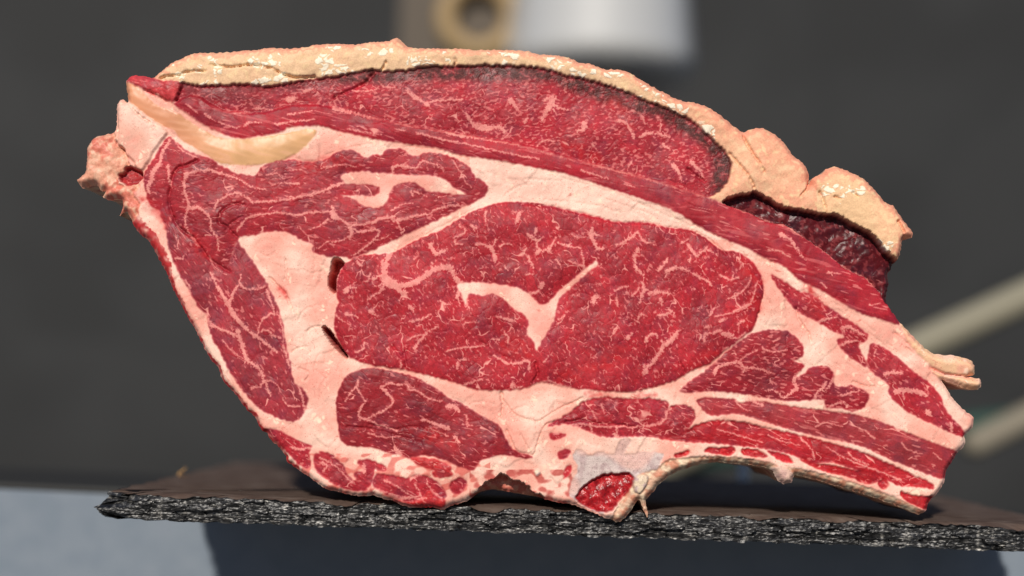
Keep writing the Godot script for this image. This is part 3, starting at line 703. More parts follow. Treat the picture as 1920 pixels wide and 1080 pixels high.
func paint_face() -> StandardMaterial3D:
	var color := PackedByteArray()
	var gloss := PackedByteArray()
	var relief := PackedByteArray()
	color.resize(W * H * 3)
	gloss.resize(W * H)
	gloss.fill(110)
	relief.resize(W * H)
	relief.fill(128)
	var n_low := noise(11, 1.0 / 95.0)
	var n_mid := noise(12, 1.0 / 20.0, FastNoiseLite.TYPE_SIMPLEX_SMOOTH, 2)
	var n_fine := noise(13, 1.0 / 4.0)
	var n_gate := noise(14, 1.0 / 42.0, FastNoiseLite.TYPE_SIMPLEX_SMOOTH, 2)
	var n_gate2 := noise(15, 1.0 / 17.0)
	var n_fib := noise(16, 1.0 / 6.0)
	var n_grain := noise(20, 1.0 / 2.3)
	var n_dot := noise(18, 1.0 / 9.0)
	var n_dim := noise(19, 1.0 / 60.0)
	var n_line := noise(17, 1.0 / 46.0, FastNoiseLite.TYPE_SIMPLEX_SMOOTH, 2)
	var web := cells(21, 1.0 / 25.0, 22.0, 1.0 / 18.0)
	var lobe := cells(21, 1.0 / 25.0, 22.0, 1.0 / 18.0)
	lobe.cellular_return_type = FastNoiseLite.RETURN_CELL_VALUE
	var fleck := cells(22, 1.0 / 11.0, 8.0, 1.0 / 10.0)
	var wrinkle := cells(23, 1.0 / 21.0, 16.0, 1.0 / 24.0)
	var flake := cells(24, 1.0 / 16.0, 10.0, 1.0 / 9.0)
	var shard := cells(25, 1.0 / 21.0, 7.0, 1.0 / 8.0)
	shard.cellular_return_type = FastNoiseLite.RETURN_CELL_VALUE
	folds.resize(W * H)
	var count := regions.size()
	var kind := PackedInt32Array()
	var base := PackedVector3Array()
	var amount := PackedFloat32Array()
	var ca := PackedFloat32Array()
	var sa := PackedFloat32Array()
	var stretch := PackedFloat32Array()
	for i in count:
		var r: Dictionary = regions[i]
		kind.append(KINDS.find(r.kind) if r else 0)
		base.append(r.color if r else Vector3.ZERO)
		amount.append(r.marble if r else 0.0)
		ca.append(cos(r.angle) if r else 1.0)
		sa.append(sin(r.angle) if r else 0.0)
		stretch.append(r.stretch if r else 1.0)
	var fatty := Vector3(234, 158, 146)
	var dotted := {"cap_muscle": 1.0, "rib_eye": 0.12, "side_muscle": 0.8, "sliver_muscle": 0.75, "spinal_muscle": 0.1, "shoulder_muscle": 0.1, "neck_muscle": 0.05, "flank_muscle": 0.5}
	var dots := PackedFloat32Array()
	for i in count:
		dots.append(dotted.get(regions[i].name, 0.0) if regions[i] else 0.0)
	for yy in H:
		for xx in W:
			var i := yy * W + xx
			var id := rid[i]
			if id == 0:
				continue
			var x := float(xx + X0)
			var y := float(yy + Y0)
			var k := kind[id]
			var c := base[id]
			var u := (x * ca[id] + y * sa[id]) / stretch[id]
			var v := -x * sa[id] + y * ca[id]
			var low := n_low.get_noise_2d(x, y)
			var mid := n_mid.get_noise_2d(x, y)
			var fine := n_fine.get_noise_2d(x, y)
			var bump := 0.0
			var shine := 0.5
			if k == 1 or k == 3 or k == 4 or k == 5:
				var fib := n_fib.get_noise_2d(u * 0.55, v)
				c *= 1.0 + 0.09 * low + 0.06 * mid + (0.07 if k != 3 else 0.04) * fib + 0.07 * fine + 0.06 * n_grain.get_noise_2d(x, y)
				var violet := clampf(n_line.get_noise_2d(x + 700.0, y) * 1.8, 0.0, 1.0)
				c += Vector3(-9, 3, 7) * violet
				var part_tone := lobe.get_noise_2d(u, v)
				c *= 1.0 + 0.06 * part_tone
				c += Vector3(-2, 3, 4) * maxf(-part_tone, 0.0)
				var m := 0.0
				var a := amount[id]
				var seam := web.get_noise_2d(u, v) + 1.0
				if seam < 0.07 and k != 3:
					bump -= (1.0 - seam / 0.07) * 0.5
					folds[i] = int((1.0 - seam / 0.07) * 120.0)
				if a > 0.0:
					var gate := n_gate.get_noise_2d(u, v) * 0.5 + 0.5
					var t := (gate - 0.76 + 0.32 * a) * 0.32
					if t > 0.015:
						m = clampf(1.35 - seam / t, 0.0, 1.0)
					var t2 := (n_gate2.get_noise_2d(u, v) * 0.5 + 0.5 - 0.85 + 0.23 * a) * 0.7
					if t2 > 0.03:
						var e2 := fleck.get_noise_2d(u, v) + 1.0
						m = maxf(m, clampf(1.2 - e2 / t2, 0.0, 1.0) * 0.75)
				var dd := n_dot.get_noise_2d(u * 1.0, v * 1.35) + 0.25 * n_dim.get_noise_2d(x, y + 500.0)
				var dt := 0.62 - 0.24 * dots[id]
				if dd > dt:
					m = maxf(m, clampf((dd - dt) * 4.0, 0.0, 0.62))
				if k == 3:
					m = maxf(m, clampf((n_fib.get_noise_2d(u * 0.16 + 60.0, v * 0.5) - 0.6) * 3.0, 0.0, 0.4))
				var vv := vein[i] / 255.0
				if vv > 0.0:
					m = maxf(m, vv * (0.9 + 0.1 * mid))
				bump += m * 0.2 + fib * 0.12 + mid * 0.2 + fine * 0.08
				var w := wrinkle.get_noise_2d(u, v) + 1.0
				var wg := n_gate2.get_noise_2d(x * 0.4 + 800.0, y * 0.4) * 0.5 + 0.42
				if w < 0.13 and m < 0.5:
					bump -= (1.0 - w / 0.13) * clampf(wg, 0.0, 1.0) * 0.8
					folds[i] = maxi(folds[i], int((1.0 - w / 0.13) * clampf(wg, 0.0, 1.0) * 255.0))
				if dry[i] > 0:
					var dr := dry[i] / 255.0 * clampf(0.8 + mid * 0.8 + fine * 0.3, 0.0, 1.0)
					c = c.lerp(Vector3(72, 32, 30), dr)
					m *= 1.0 - 0.75 * dr
					bump += dr * fine * 0.3
				if fresh[i] > 0:
					c = c.lerp(Vector3(186, 30, 36), fresh[i] / 255.0 * clampf(0.65 + mid, 0.0, 1.0))
				var fat_here := fatty + Vector3(14, 16, 14) * (low + fine * 0.6)
				if m < 0.9:
					fat_here = fat_here.lerp(Vector3(224, 118, 112), 0.7 * (1.0 - m))
				c = c.lerp(fat_here, m * (0.9 if k != 5 else 0.5))
				if pale[i] > 0:
					c = c.lerp(Vector3(216, 134, 122), pale[i] / 255.0 * clampf(0.8 + mid * 0.8, 0.0, 1.0))
				shine = 0.52 + 0.05 * m + 0.10 * low + 0.10 * mid
				if k == 5:
					bump -= fine * 0.05
					var spot := clampf((fleck.get_noise_2d(u + 400.0, v) + 0.62) * -6.0, 0.0, 1.0) * clampf(mid * 3.0, 0.0, 1.0)
					c = c.lerp(Vector3(150, 70, 70), spot * 0.5)
					bump += mid * 0.3
					shine = 0.36
			elif k == 0:
				c = c.lerp(Vector3(240, 196, 178), clampf(low * 1.8 + 0.15, 0.0, 1.0)).lerp(Vector3(230, 152, 136), clampf(-low * 1.0 + mid * 0.5 - 0.15, 0.0, 0.7))
				if x > 880.0 and x < 1430.0 and y < 450.0:
					c = c.lerp(Vector3(241, 200, 182), 0.75)
				c *= 1.0 + 0.03 * fine + 0.03 * mid + 0.03 * n_grain.get_noise_2d(x, y)
				var spk := n_dot.get_noise_2d(x * 2.3, y * 2.3)
				if spk > 0.78:
					c = c.lerp(Vector3(186, 92, 76), clampf((spk - 0.78) * 8.0, 0.0, 0.6))
				if fresh[i] > 0:
					c = c.lerp(Vector3(190, 44, 44), fresh[i] / 255.0 * clampf(0.7 + mid, 0.0, 1.0))
				var hair := absf(n_line.get_noise_2d(x * 1.5, y * 1.5))
				if hair < 0.025 and n_gate.get_noise_2d(x + 300.0, y) > 0.12:
					c = c.lerp(Vector3(196, 100, 88), (1.0 - hair / 0.025) * 0.5)
					bump -= 0.15
				var fl := flake.get_noise_2d(x, y) + 1.0
				var fg := n_gate.get_noise_2d(x * 0.8 + 50.0, y * 0.8 + 90.0)
				if fl < 0.12:
					bump -= (1.0 - fl / 0.12) * clampf(fg * 1.5 + 0.2, 0.0, 1.0) * 0.4
				if fg > 0.22 and fl > 0.14:
					var cr := clampf((fg - 0.22) * 5.0, 0.0, 1.0) * clampf(mid * 3.0, 0.0, 1.0)
					c = c.lerp(Vector3(246, 214, 188), cr * 0.8)
					bump += cr * 0.35
				bump += mid * 0.10 + fine * 0.05
				var red_rim := rim_red(x, y, rim[i] / 3.0)
				if red_rim > 0.0:
					c = c.lerp(Vector3(168, 44, 46) * (1.0 + 0.2 * mid), red_rim * clampf(0.8 + mid * 0.9, 0.0, 1.0))
				if y > 850.0 and x < 920.0 and x > 520.0:
					c = c.lerp(Vector3(200, 78, 70), clampf(n_gate2.get_noise_2d(x * 0.5 + y * 0.3, y * 0.8) * 1.6 + mid * 0.6 - 0.1, 0.0, 0.6))
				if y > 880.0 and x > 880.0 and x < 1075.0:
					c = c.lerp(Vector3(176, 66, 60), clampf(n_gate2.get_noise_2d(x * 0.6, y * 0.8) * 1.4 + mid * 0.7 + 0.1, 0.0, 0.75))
				shine = 0.55 + 0.10 * mid
			elif k == 2:
				var pinkish := clampf((x - 1180.0) / 160.0, 0.0, 0.6) + 0.4 * low
				if x > 1530.0:
					pinkish -= 0.45
				# the outside of the crust is a thin pink skin; what was cut is cream
				pinkish += clampf((17.0 + 12.0 * mid - rim[i] / 3.0) * 0.12, 0.0, 0.8)
				c = c.lerp(Vector3(228, 152, 124), clampf(pinkish + mid * 0.4, 0.0, 0.92))
				c = c.lerp(Vector3(236, 206, 160), clampf(mid * 1.3 + low * 0.6 - pinkish * 0.3, 0.0, 0.7))
				var fl := flake.get_noise_2d(x * 0.8, y * 1.1) + 1.0
				var sh := shard.get_noise_2d(x * 0.8, y * 1.1)
				var fg := n_gate.get_noise_2d(x * 1.3, y * 1.6)
				if fl < 0.1:
					bump -= (1.0 - fl / 0.1) * 0.4 * clampf(fg * 2.0 + 0.6, 0.0, 1.0)
				elif sh > 0.25 + 0.5 * maxf(0.0, pinkish) + (0.45 if x > 1340.0 else 0.0) and fg > -0.2 and rim[i] > 24:
					c = c.lerp(Vector3(246, 234, 212), clampf((fl - 0.1) * 10.0, 0.0, 0.95))
					bump += clampf((fl - 0.1) * 6.0, 0.0, 1.1)
				c *= 1.0 + 0.05 * fine
				bump += mid * 0.3 + fine * 0.12
				shine = 0.68 + 0.12 * mid
			elif k == 6:
				var fib := n_fib.get_noise_2d(u * 0.3, v * 0.5)
				c = c.lerp(Vector3(212, 142, 108), clampf((440.0 - x + 30.0 * low) / 120.0, 0.0, 0.85))
				c *= 1.0 + 0.04 * fib + 0.05 * low
				c = c.lerp(Vector3(222, 166, 136), clampf(fib * 1.4 - 0.4, 0.0, 0.4))
				bump += fib * 0.12
				shine = 0.36
			elif k == 7:
				c = c.lerp(Vector3(200, 92, 78), clampf(mid * 1.2 + low * 1.2 - 0.1, 0.0, 0.6))
				c = c.lerp(Vector3(232, 190, 162), clampf(-mid * 1.4, 0.0, 0.5))
				c *= 1.0 + 0.06 * fine
				bump += mid * 0.5 + fine * 0.15
				shine = 0.44
			elif k == 8:
				c = c.lerp(Vector3(186, 160, 158), clampf(mid * 1.6 + 0.2, 0.0, 0.9)).lerp(Vector3(222, 168, 154), clampf(low * 2.0, 0.0, 0.6))
				c *= 1.0 + 0.07 * fine
				c *= 1.0 + 0.02 * n_fib.get_noise_2d(x * 0.08, y * 1.1)
				bump += 0.12 * n_fib.get_noise_2d(x * 0.08, y * 1.1)
				if fine > 0.62:
					c = c.lerp(Vector3(120, 100, 96), 0.5)
				bump += fine * 0.25 + mid * 0.2
				shine = 0.5
			elif k == 9:
				var fib := n_fib.get_noise_2d((x + y * 0.35) * 0.35, (y - x * 0.3) * 0.9)
				c = c.lerp(Vector3(232, 208, 178), clampf(mid * 1.8, 0.0, 0.8)).lerp(Vector3(196, 122, 96), clampf(-mid * 1.8 - 0.1, 0.0, 0.7))
				c *= 1.0 + 0.09 * fib + 0.05 * fine
				bump += fib * 0.4 + fine * 0.2 + mid * 0.3
				shine = 0.5
			elif k == 10:
				var e := fleck.get_noise_2d(u * 1.2, v * 1.2) + 1.0
				c *= 1.0 + 0.3 * mid + 0.15 * fine
				if e < 0.3:
					c = c.lerp(Vector3(188, 70, 68), (1.0 - e / 0.3) * clampf(0.5 + mid, 0.0, 0.8))
					bump += (1.0 - e / 0.3) * 0.6
				bump += fine * 0.3
				shine = 0.3
			var at := i * 3
			color[at] = clampi(int(c.x), 0, 255)
			color[at + 1] = clampi(int(c.y), 0, 255)
			color[at + 2] = clampi(int(c.z), 0, 255)
			gloss[i] = clampi(int(shine * 255.0), 0, 255)
			relief[i] = clampi(int(128.0 + bump * 90.0), 0, 255)
	# tissues grow into each other: their border is a film one or two steps wide
	var sharp := color.duplicate()
	for yy in range(2, H - 2):
		for xx in range(2, W - 2):
			var i := yy * W + xx
			if rid[i] == 0 or inner[i] > 6:
				continue
			var n := 2
			var r := sharp[i * 3] * 2
			var g := sharp[i * 3 + 1] * 2
			var b := sharp[i * 3 + 2] * 2
			for j: int in [i - 2, i + 2, i - 2 * W, i + 2 * W, i - W - 1, i - W + 1, i + W - 1, i + W + 1]:
				if rid[j] > 0:
					n += 1
					r += sharp[j * 3]
					g += sharp[j * 3 + 1]
					b += sharp[j * 3 + 2]
			color[i * 3] = r / n
			color[i * 3 + 1] = g / n
			color[i * 3 + 2] = b / n
	# carry the colours one step over the outline so that no blank shows at the rim
	for pass_ in 4:
		for yy in range(1, H - 1):
			for xx in range(1, W - 1):
				var i := yy * W + xx
				if rid[i] == 0 and color[i * 3] == 0:
					for j: int in [i - 1, i + 1, i - W, i + W]:
						if color[j * 3] > 0 and (rid[j] > 0 or pass_ > 0):
							color[i * 3] = color[j * 3]
							color[i * 3 + 1] = color[j * 3 + 1]
							color[i * 3 + 2] = color[j * 3 + 2]
							break
	var m := StandardMaterial3D.new()
	m.resource_name = "raw_beef"
	m.albedo_texture = ImageTexture.create_from_image(Image.create_from_data(W, H, false, Image.FORMAT_RGB8, color))
	m.roughness = 1.0
	m.roughness_texture = ImageTexture.create_from_image(Image.create_from_data(W, H, false, Image.FORMAT_L8, gloss))
	m.metallic_specular = 0.33
	m.heightmap_enabled = true
	m.heightmap_scale = 0.036
	m.heightmap_texture = ImageTexture.create_from_image(Image.create_from_data(W, H, false, Image.FORMAT_L8, relief))
	m.texture_repeat = false
	return m

# ---------------------------------------------------------------- the cut face and its sides as meshes
func raise_face() -> void:
	hgt.resize(GW * GH)
	var n_lump := noise(31, 1.0 / 30.0, FastNoiseLite.TYPE_SIMPLEX_SMOOTH, 3)
	var n_wave := noise(32, 1.0 / 130.0)
	var facet := cells(33, 1.0 / 38.0, 12.0, 1.0 / 22.0)
	facet.cellular_return_type = FastNoiseLite.RETURN_CELL_VALUE
	var up := PackedFloat32Array()
	var bulge := PackedFloat32Array()
	var lumps := PackedFloat32Array()
	for r: Dictionary in regions:
		up.append(r.up if r else 0.0)
		bulge.append(r.bulge if r else 0.0)
		lumps.append(r.lumps if r else 0.0)
	for gy in GH:
		for gx in GW:
			var px := clampi(gx * G, 1, W - 2)
			var py := clampi(gy * G, 1, H - 2)
			var i := py * W + px
			var id := rid[i]
			if id == 0:
				for o: int in [-1, 1, -W, W, -W - 1, -W + 1, W - 1, W + 1, -2, 2, -2 * W, 2 * W, -2 * W - 2, -2 * W + 2, 2 * W - 2, 2 * W + 2, -3, 3]:
					if i + o > 0 and i + o < W * H and rid[i + o] > 0:
						id = rid[i + o]
						break
				if id == 0:
					continue
			var x := float(px)
			var y := float(py)
			var h := up[id] + bulge[id] * (1.0 - exp(-inner[i] / 54.0)) * 0.6 + 0.65 * lumps[id] * n_lump.get_noise_2d(x, y) + 1.0 * n_wave.get_noise_2d(x, y)
			h -= crack[i] / 255.0 * (1.5 if regions[id].kind in ["muscle", "fat"] else 2.6) + folds[i] / 255.0 * 0.2
			if vein[i] > 60 and KINDS.find(regions[id].kind) in [1, 3]:
				h += vein[i] / 255.0 * 0.12
			if id == 1:
				h += 0.28 * facet.get_noise_2d(x, y)
			var dr := rim[i] / 3.0 if rid[i] > 0 else 0.0
			if dr < 12.0:
				h -= 3.4 * (1.0 - dr / 12.0) ** 2
			hgt[gy * GW + gx] = h * 0.001

	for pass_ in 1:
		var src := hgt.duplicate()
		for gy in range(1, GH - 1):
			for gx in range(1, GW - 1):
				var k := gy * GW + gx
				if src[k] == 0.0:
					continue
				var s := src[k] * 2.0
				var n := 2.0
				for j: int in [k - 1, k + 1, k - GW, k + GW]:
					if src[j] != 0.0:
						s += src[j]
						n += 1.0
				hgt[k] = s / n

func spot(gx: int, gy: int) -> Vector2:
	return Vector2(X0 + gx * G, Y0 + gy * G)

func place(q: Vector2, z: float) -> Vector3:
	return Vector3((q.x - 960.0) / S, (BASE - q.y) / S, z)

func build_face(steak: Node3D, face: Material, side: Material) -> void:
	var total := GW * GH
	# which pieces of the grid belong to which region
	var pieces := []
	for i in regions.size():
		pieces.append(PackedInt32Array())
	var inside := PackedByteArray()
	inside.resize(total)
	for gy in GH - 1:
		for gx in GW - 1:
			var px := gx * G + 1
			var py := gy * G + 1
			if px >= W or py >= H:
				continue
			var id := rid[py * W + px]
			if id > 0:
				pieces[id].append(gy * GW + gx)
				inside[gy * GW + gx] = 1
	# points on the rim slide onto the traced outline
	var near := {}
	for q in outline:
		var key := Vector2i(int(q.x) >> 2, int(q.y) >> 2)
		if not near.has(key):
			near[key] = PackedVector2Array()
		near[key].append(q)
	var moved := {}
	var edges := PackedInt32Array()
	for gy in range(1, GH - 1):
		for gx in range(1, GW - 1):
			var k := gy * GW + gx
			if inside[k] == 0:
				continue
			if inside[k - GW] == 0:
				edges.append_array([k, k + 1])
			if inside[k + GW] == 0:
				edges.append_array([k + GW + 1, k + GW])
			if inside[k - 1] == 0:
				edges.append_array([k + GW, k])
			if inside[k + 1] == 0:
				edges.append_array([k + 1, k + GW + 1])
	for k in edges:
		if moved.has(k):
			continue
		var q := spot(k % GW, k / GW)
		var best := q
		var far := 2.6
		for dx in [-1, 0, 1]:
			for dy in [-1, 0, 1]:
				for o: Vector2 in near.get(Vector2i((int(q.x) >> 2) + dx, (int(q.y) >> 2) + dy), PackedVector2Array()):
					var d := o.distance_to(q)
					if d < far:
						far = d
						best = o
		moved[k] = best
	var slot := PackedInt32Array()
	slot.resize(total)
	var seen := PackedInt32Array()
	seen.resize(total)
	var built := {}
	for id in range(1, regions.size()):
		var list: PackedInt32Array = pieces[id]
		if list.is_empty():
			continue
		var vs := PackedVector3Array()
		var ns := PackedVector3Array()
		var uv := PackedVector2Array()
		var ix := PackedInt32Array()
		for k in list:
			for j: int in [k, k + 1, k + GW, k + GW + 1]:
				if seen[j] == id:
					continue
				seen[j] = id
				slot[j] = vs.size()
				var q: Vector2 = moved[j] if moved.has(j) else spot(j % GW, j / GW)
				vs.append(place(q, hgt[j]))
				var l := hgt[j - 1] if hgt[j - 1] != 0.0 else hgt[j]
				var r := hgt[j + 1] if hgt[j + 1] != 0.0 else hgt[j]
				var t := hgt[j - GW] if hgt[j - GW] != 0.0 else hgt[j]
				var b := hgt[j + GW] if hgt[j + GW] != 0.0 else hgt[j]
				ns.append(Vector3((l - r) * S / (2.0 * G), (b - t) * S / (2.0 * G), 1.0).normalized())
				uv.append(Vector2((q.x - X0 + 0.5) / W, (q.y - Y0 + 0.5) / H))
			ix.append_array([slot[k], slot[k + 1], slot[k + GW], slot[k + 1], slot[k + GW + 1], slot[k + GW]])
		var arrays := []
		arrays.resize(Mesh.ARRAY_MAX)
		arrays[Mesh.ARRAY_VERTEX] = vs
		arrays[Mesh.ARRAY_NORMAL] = ns
		arrays[Mesh.ARRAY_TEX_UV] = uv
		arrays[Mesh.ARRAY_INDEX] = ix
		var am := ArrayMesh.new()
		am.add_surface_from_arrays(Mesh.PRIMITIVE_TRIANGLES, arrays)
		var r: Dictionary = regions[id]
		var o := part(r.name, am, face, built[r.under] if r.under >= 0 else steak)
		built[id] = o
		if r.label:
			o.set_meta("label", r.label)
	build_sides(steak, side, edges, moved)

func build_sides(steak: Node3D, side: Material, edges: PackedInt32Array, moved: Dictionary) -> void:
	var number := {}
	var keys := PackedInt32Array()
	var next := {}
	for e in range(0, edges.size(), 2):
		for k in [edges[e], edges[e + 1]]:
			if not number.has(k):
				number[k] = keys.size()
				keys.append(k)
	var n := keys.size()
	var at := PackedVector2Array()
	var outward := PackedVector2Array()
	var ahead := PackedInt32Array()
	var back := PackedInt32Array()
	ahead.resize(n)
	back.resize(n)
	outward.resize(n)
	for k in keys:
		at.append(moved[k])
	for e in range(0, edges.size(), 2):
		var a: int = number[edges[e]]
		var b: int = number[edges[e + 1]]
		ahead[a] = b
		back[b] = a
		var d := at[b] - at[a]
		var o := Vector2(d.y, -d.x)
		outward[a] += o
		outward[b] += o
	var smooth := at.duplicate()
	var soft := at.duplicate()
	for pass_ in 500:
		var s := smooth.duplicate()
		for i in n:
			smooth[i] = s[i] * 0.4 + (s[ahead[i]] + s[back[i]]) * 0.3
		if pass_ < 6:
			var t := outward.duplicate()
			for i in n:
				outward[i] = t[i] * 0.4 + (t[ahead[i]] + t[back[i]]) * 0.3
		if pass_ == 30:
			soft = smooth.duplicate()
	var n_side := noise(41, 60.0, FastNoiseLite.TYPE_SIMPLEX_SMOOTH, 3)
	var depths := [0.0, -0.0015, -0.004, -0.008, -0.014, -0.022, -0.032, -0.044, -0.056, -0.064, -0.069, -0.071]
	var st := SurfaceTool.new()
	st.begin(Mesh.PRIMITIVE_TRIANGLES)
	st.set_smooth_group(0)
	for d in depths.size():
		for i in n:
			var z: float = depths[d]
			var h := hgt[keys[i]]
			var q := at[i].lerp(soft[i], clampf(-z / 0.012, 0.0, 1.0)).lerp(smooth[i], clampf((-z - 0.01) / 0.05, 0.0, 1.0))
			var p := place(q, h if d == 0 else minf(z, h - 0.0006 * d))
			if d > 0:
				var push := n_side.get_noise_3d(p.x, p.y, p.z) * 0.002 * clampf(-z / 0.03, 0.0, 1.0) + 0.0004 * clampf(-z / 0.03, 0.0, 1.0)
				if z < -0.056:
					push -= 0.008 * ((-z - 0.056) / 0.015) ** 2
				var o := outward[i].normalized()
				p += Vector3(o.x, -o.y, 0) * push
				# nothing sinks into the slate
				if z < -0.003:
					var low := (SLATE_TOP + 0.0004 - steak.position.y - p.x * sin(ROLL)) / cos(ROLL)
					p.y = maxf(p.y, low)
			st.add_vertex(p)
	for d in depths.size() - 1:
		for i in n:
			var j := ahead[i]
			for v: int in [d * n + i, (d + 1) * n + i, d * n + j, d * n + j, (d + 1) * n + i, (d + 1) * n + j]:
				st.add_index(v)
	st.generate_normals()
	part("outer_rind", st.commit(), side, steak)
	# the far cut
	var loop := PackedVector2Array()
	var k := 0
	for step in n:
		if step % 8 == 0:
			var o := outward[k].normalized()
			loop.append(smooth[k] - o * 20.0)
		k = ahead[k]
		if k == 0:
			break
	var tri := Geometry2D.triangulate_polygon(loop)
	if tri.size():
		var sb := SurfaceTool.new()
		sb.begin(Mesh.PRIMITIVE_TRIANGLES)
		for q in loop:
			sb.set_normal(Vector3.BACK * -1.0)
			var p := place(q, -0.0705)
			p.y = maxf(p.y, (SLATE_TOP + 0.0004 - steak.position.y - p.x * sin(ROLL)) / cos(ROLL))
			sb.add_vertex(p)
		for v in tri:
			sb.add_index(v)
		part("far_cut", sb.commit(), side, steak)

# ---------------------------------------------------------------- the slate, the ledge and what stands behind
func slate_outline(step: float) -> PackedVector2Array:
	# front edge first (left to right), then round the back
	var l := -0.174
	var r := 0.246
	var f := -0.0065
	var b := -0.272
	var corners := [Vector2(l, f), Vector2(r, f), Vector2(r + 0.001, b), Vector2(l + 0.001, b)]
	var out := PackedVector2Array()
	for i in 4:
		var p: Vector2 = corners[i]
		var q: Vector2 = corners[(i + 1) % 4]
		var s := step if i == 0 else step * 5.0
		var n := int(p.distance_to(q) / s)
		for k in n:
			out.append(p.lerp(q, float(k) / n))
	return out

func build_slate(m_top: Material, m_edge: Material) -> void:
	var slate := thing("slate", "black slate serving board with a rough broken edge under the meat", "slate board", Vector3(0.036, SLATE_TOP - 0.0115, -0.14))
	var big := noise(51, 16.0, FastNoiseLite.TYPE_SIMPLEX_SMOOTH, 2)
	var mid := noise(52, 70.0, FastNoiseLite.TYPE_SIMPLEX_SMOOTH, 2)
	var grit := noise(53, 420.0, FastNoiseLite.TYPE_SIMPLEX, 2)
	var layer := cells(54, 150.0, 0.0, 1.0)
	layer.cellular_return_type = FastNoiseLite.RETURN_CELL_VALUE
	var ring := slate_outline(0.00042)
	var n := ring.size()
	var rows := 30
	var thick := 0.0115
	var pts := PackedVector3Array()
	var middle := Vector2(0.036, -0.14)
	var own := slate.position
	for v in rows + 1:
		var t := float(v) / rows
		for i in n:
			var q := ring[i]
			var a := ring[(i + n - 1) % n]
			var b := ring[(i + 1) % n]
			var d := (b - a).normalized()
			var o := Vector2(-d.y, d.x)
			if o.dot(q - middle) < 0.0:
				o = -o
			var y := -t * thick
			var chip := big.get_noise_2d(q.x * 1.0 + q.y * 1.3, 3.0)
			# broken, layered profile: the upper rim is chipped away, the lower part stands proud
			var out := 0.0026 * sin(PI * (0.25 + 0.6 * t)) - 0.0022
			out += 0.0016 * chip
			out += 0.0014 * mid.get_noise_3d(q.x * 0.6, y * 3.2, q.y)
			out += 0.0017 * layer.get_noise_3d(q.x * 0.55, y * 3.4, q.y)
			out += 0.00045 * grit.get_noise_3d(q.x * 0.5, y * 2.2, q.y)
			var corner := q.distance_to(ring[0])
			out -= 0.010 * exp(-(corner / 0.011) ** 2) * (1.0 - smoothstep(0.15, 0.6, t) + 0.6 * smoothstep(0.85, 1.0, t))
			out -= 0.006 * maxf(0.0, chip - 0.25) * (1.0 - t)
			if v == 0:
				y -= 0.0006 + 0.0012 * absf(mid.get_noise_2d(q.x * 1.3, q.y + 5.0)) + 0.004 * maxf(0.0, big.get_noise_2d(q.x * 1.6 + 7.0, q.y) - 0.22)
			elif v == rows:
				y -= 0.0008 * mid.get_noise_2d(q.x * 1.5 + 4.0, q.y)
			else:
				y += 0.0003 * grit.get_noise_3d(q.x, y * 2.0 + 9.0, q.y)
				y = minf(y, pts[(v - 1) * n + i].y + own.y - SLATE_TOP - 0.00002)
			q += o * out
			pts.append(Vector3(q.x, SLATE_TOP + y, q.y) - own)
	var st := SurfaceTool.new()
	st.begin(Mesh.PRIMITIVE_TRIANGLES)
	st.set_smooth_group(-1)
	for v in rows:
		for i in n:
			var j := (i + 1) % n
			for k: int in [v * n + i, v * n + j, (v + 1) * n + i, v * n + j, (v + 1) * n + j, (v + 1) * n + i]:
				st.add_vertex(pts[k])
	st.generate_normals()
	part("broken_edge", st.commit(), m_edge, slate)
	for under in [false, true]:
		var face := SurfaceTool.new()
		face.begin(Mesh.PRIMITIVE_TRIANGLES)
		face.set_smooth_group(0)
		# rings that shrink towards the middle, with a slight cleft waviness
		var steps := [0.0, 0.012, 0.03, 0.06, 0.12, 0.22, 0.4, 0.6, 0.8, 1.0]
		for s: float in steps:
			for i in n:
				var p := pts[(rows * n if under else 0) + i]
				var q := p.lerp(Vector3(0, p.y, 0), s)
				var flat := -thick if under else 0.0
				q.y = lerpf(p.y, SLATE_TOP + flat - own.y + 0.00025 * mid.get_noise_2d((q.x) * 0.5, q.z * 0.5), minf(1.0, s / 0.03)) if s > 0.0 else p.y
				face.add_vertex(q)
		for s in steps.size() - 1:
			for i in n:
				var j := (i + 1) % n
				for k: int in [s * n + i, (s + 1) * n + i, s * n + j, s * n + j, (s + 1) * n + i, (s + 1) * n + j]:
					face.add_index(k)
		face.generate_normals(under)
		part("under_face" if under else "top_face", face.commit(), m_top, slate)

func box(size: Vector3, bevel := 0.0) -> Mesh:
	if bevel == 0.0:
		var b := BoxMesh.new()
		b.size = size
		return b
	# a bar with rounded long edges, along x
	var st := SurfaceTool.new()
	st.begin(Mesh.PRIMITIVE_TRIANGLES)
	var ring := PackedVector2Array()
	for c: Vector2 in [Vector2(1, 1), Vector2(1, -1), Vector2(-1, -1), Vector2(-1, 1)]:
		var a0: float = {Vector2(1, 1): PI / 2, Vector2(1, -1): 0.0, Vector2(-1, -1): -PI / 2, Vector2(-1, 1): PI}[c]
		for k in 6:
			var a := a0 - k / 5.0 * PI / 2
			ring.append(Vector2(c.x * (size.z / 2 - bevel) + cos(a) * bevel, c.y * (size.y / 2 - bevel) + sin(a) * bevel))
	var n := ring.size()
	st.set_smooth_group(-1)
	for i in n:
		var p := ring[i]
		var q := ring[(i + 1) % n]
		var a := Vector3(-size.x / 2, p.y, p.x)
		var b := Vector3(size.x / 2, p.y, p.x)
		var c := Vector3(-size.x / 2, q.y, q.x)
		var d := Vector3(size.x / 2, q.y, q.x)
		for v: Vector3 in [a, c, b, b, c, d]:
			st.add_vertex(v)
	for e in [-1, 1]:
		for i in range(1, n - 1):
			var tri := [ring[0], ring[i], ring[i + 1]]
			if e < 0:
				tri.reverse()
			for q: Vector2 in tri:
				st.add_vertex(Vector3(e * size.x / 2, q.y, q.x))
	st.generate_normals()
	return st.commit()

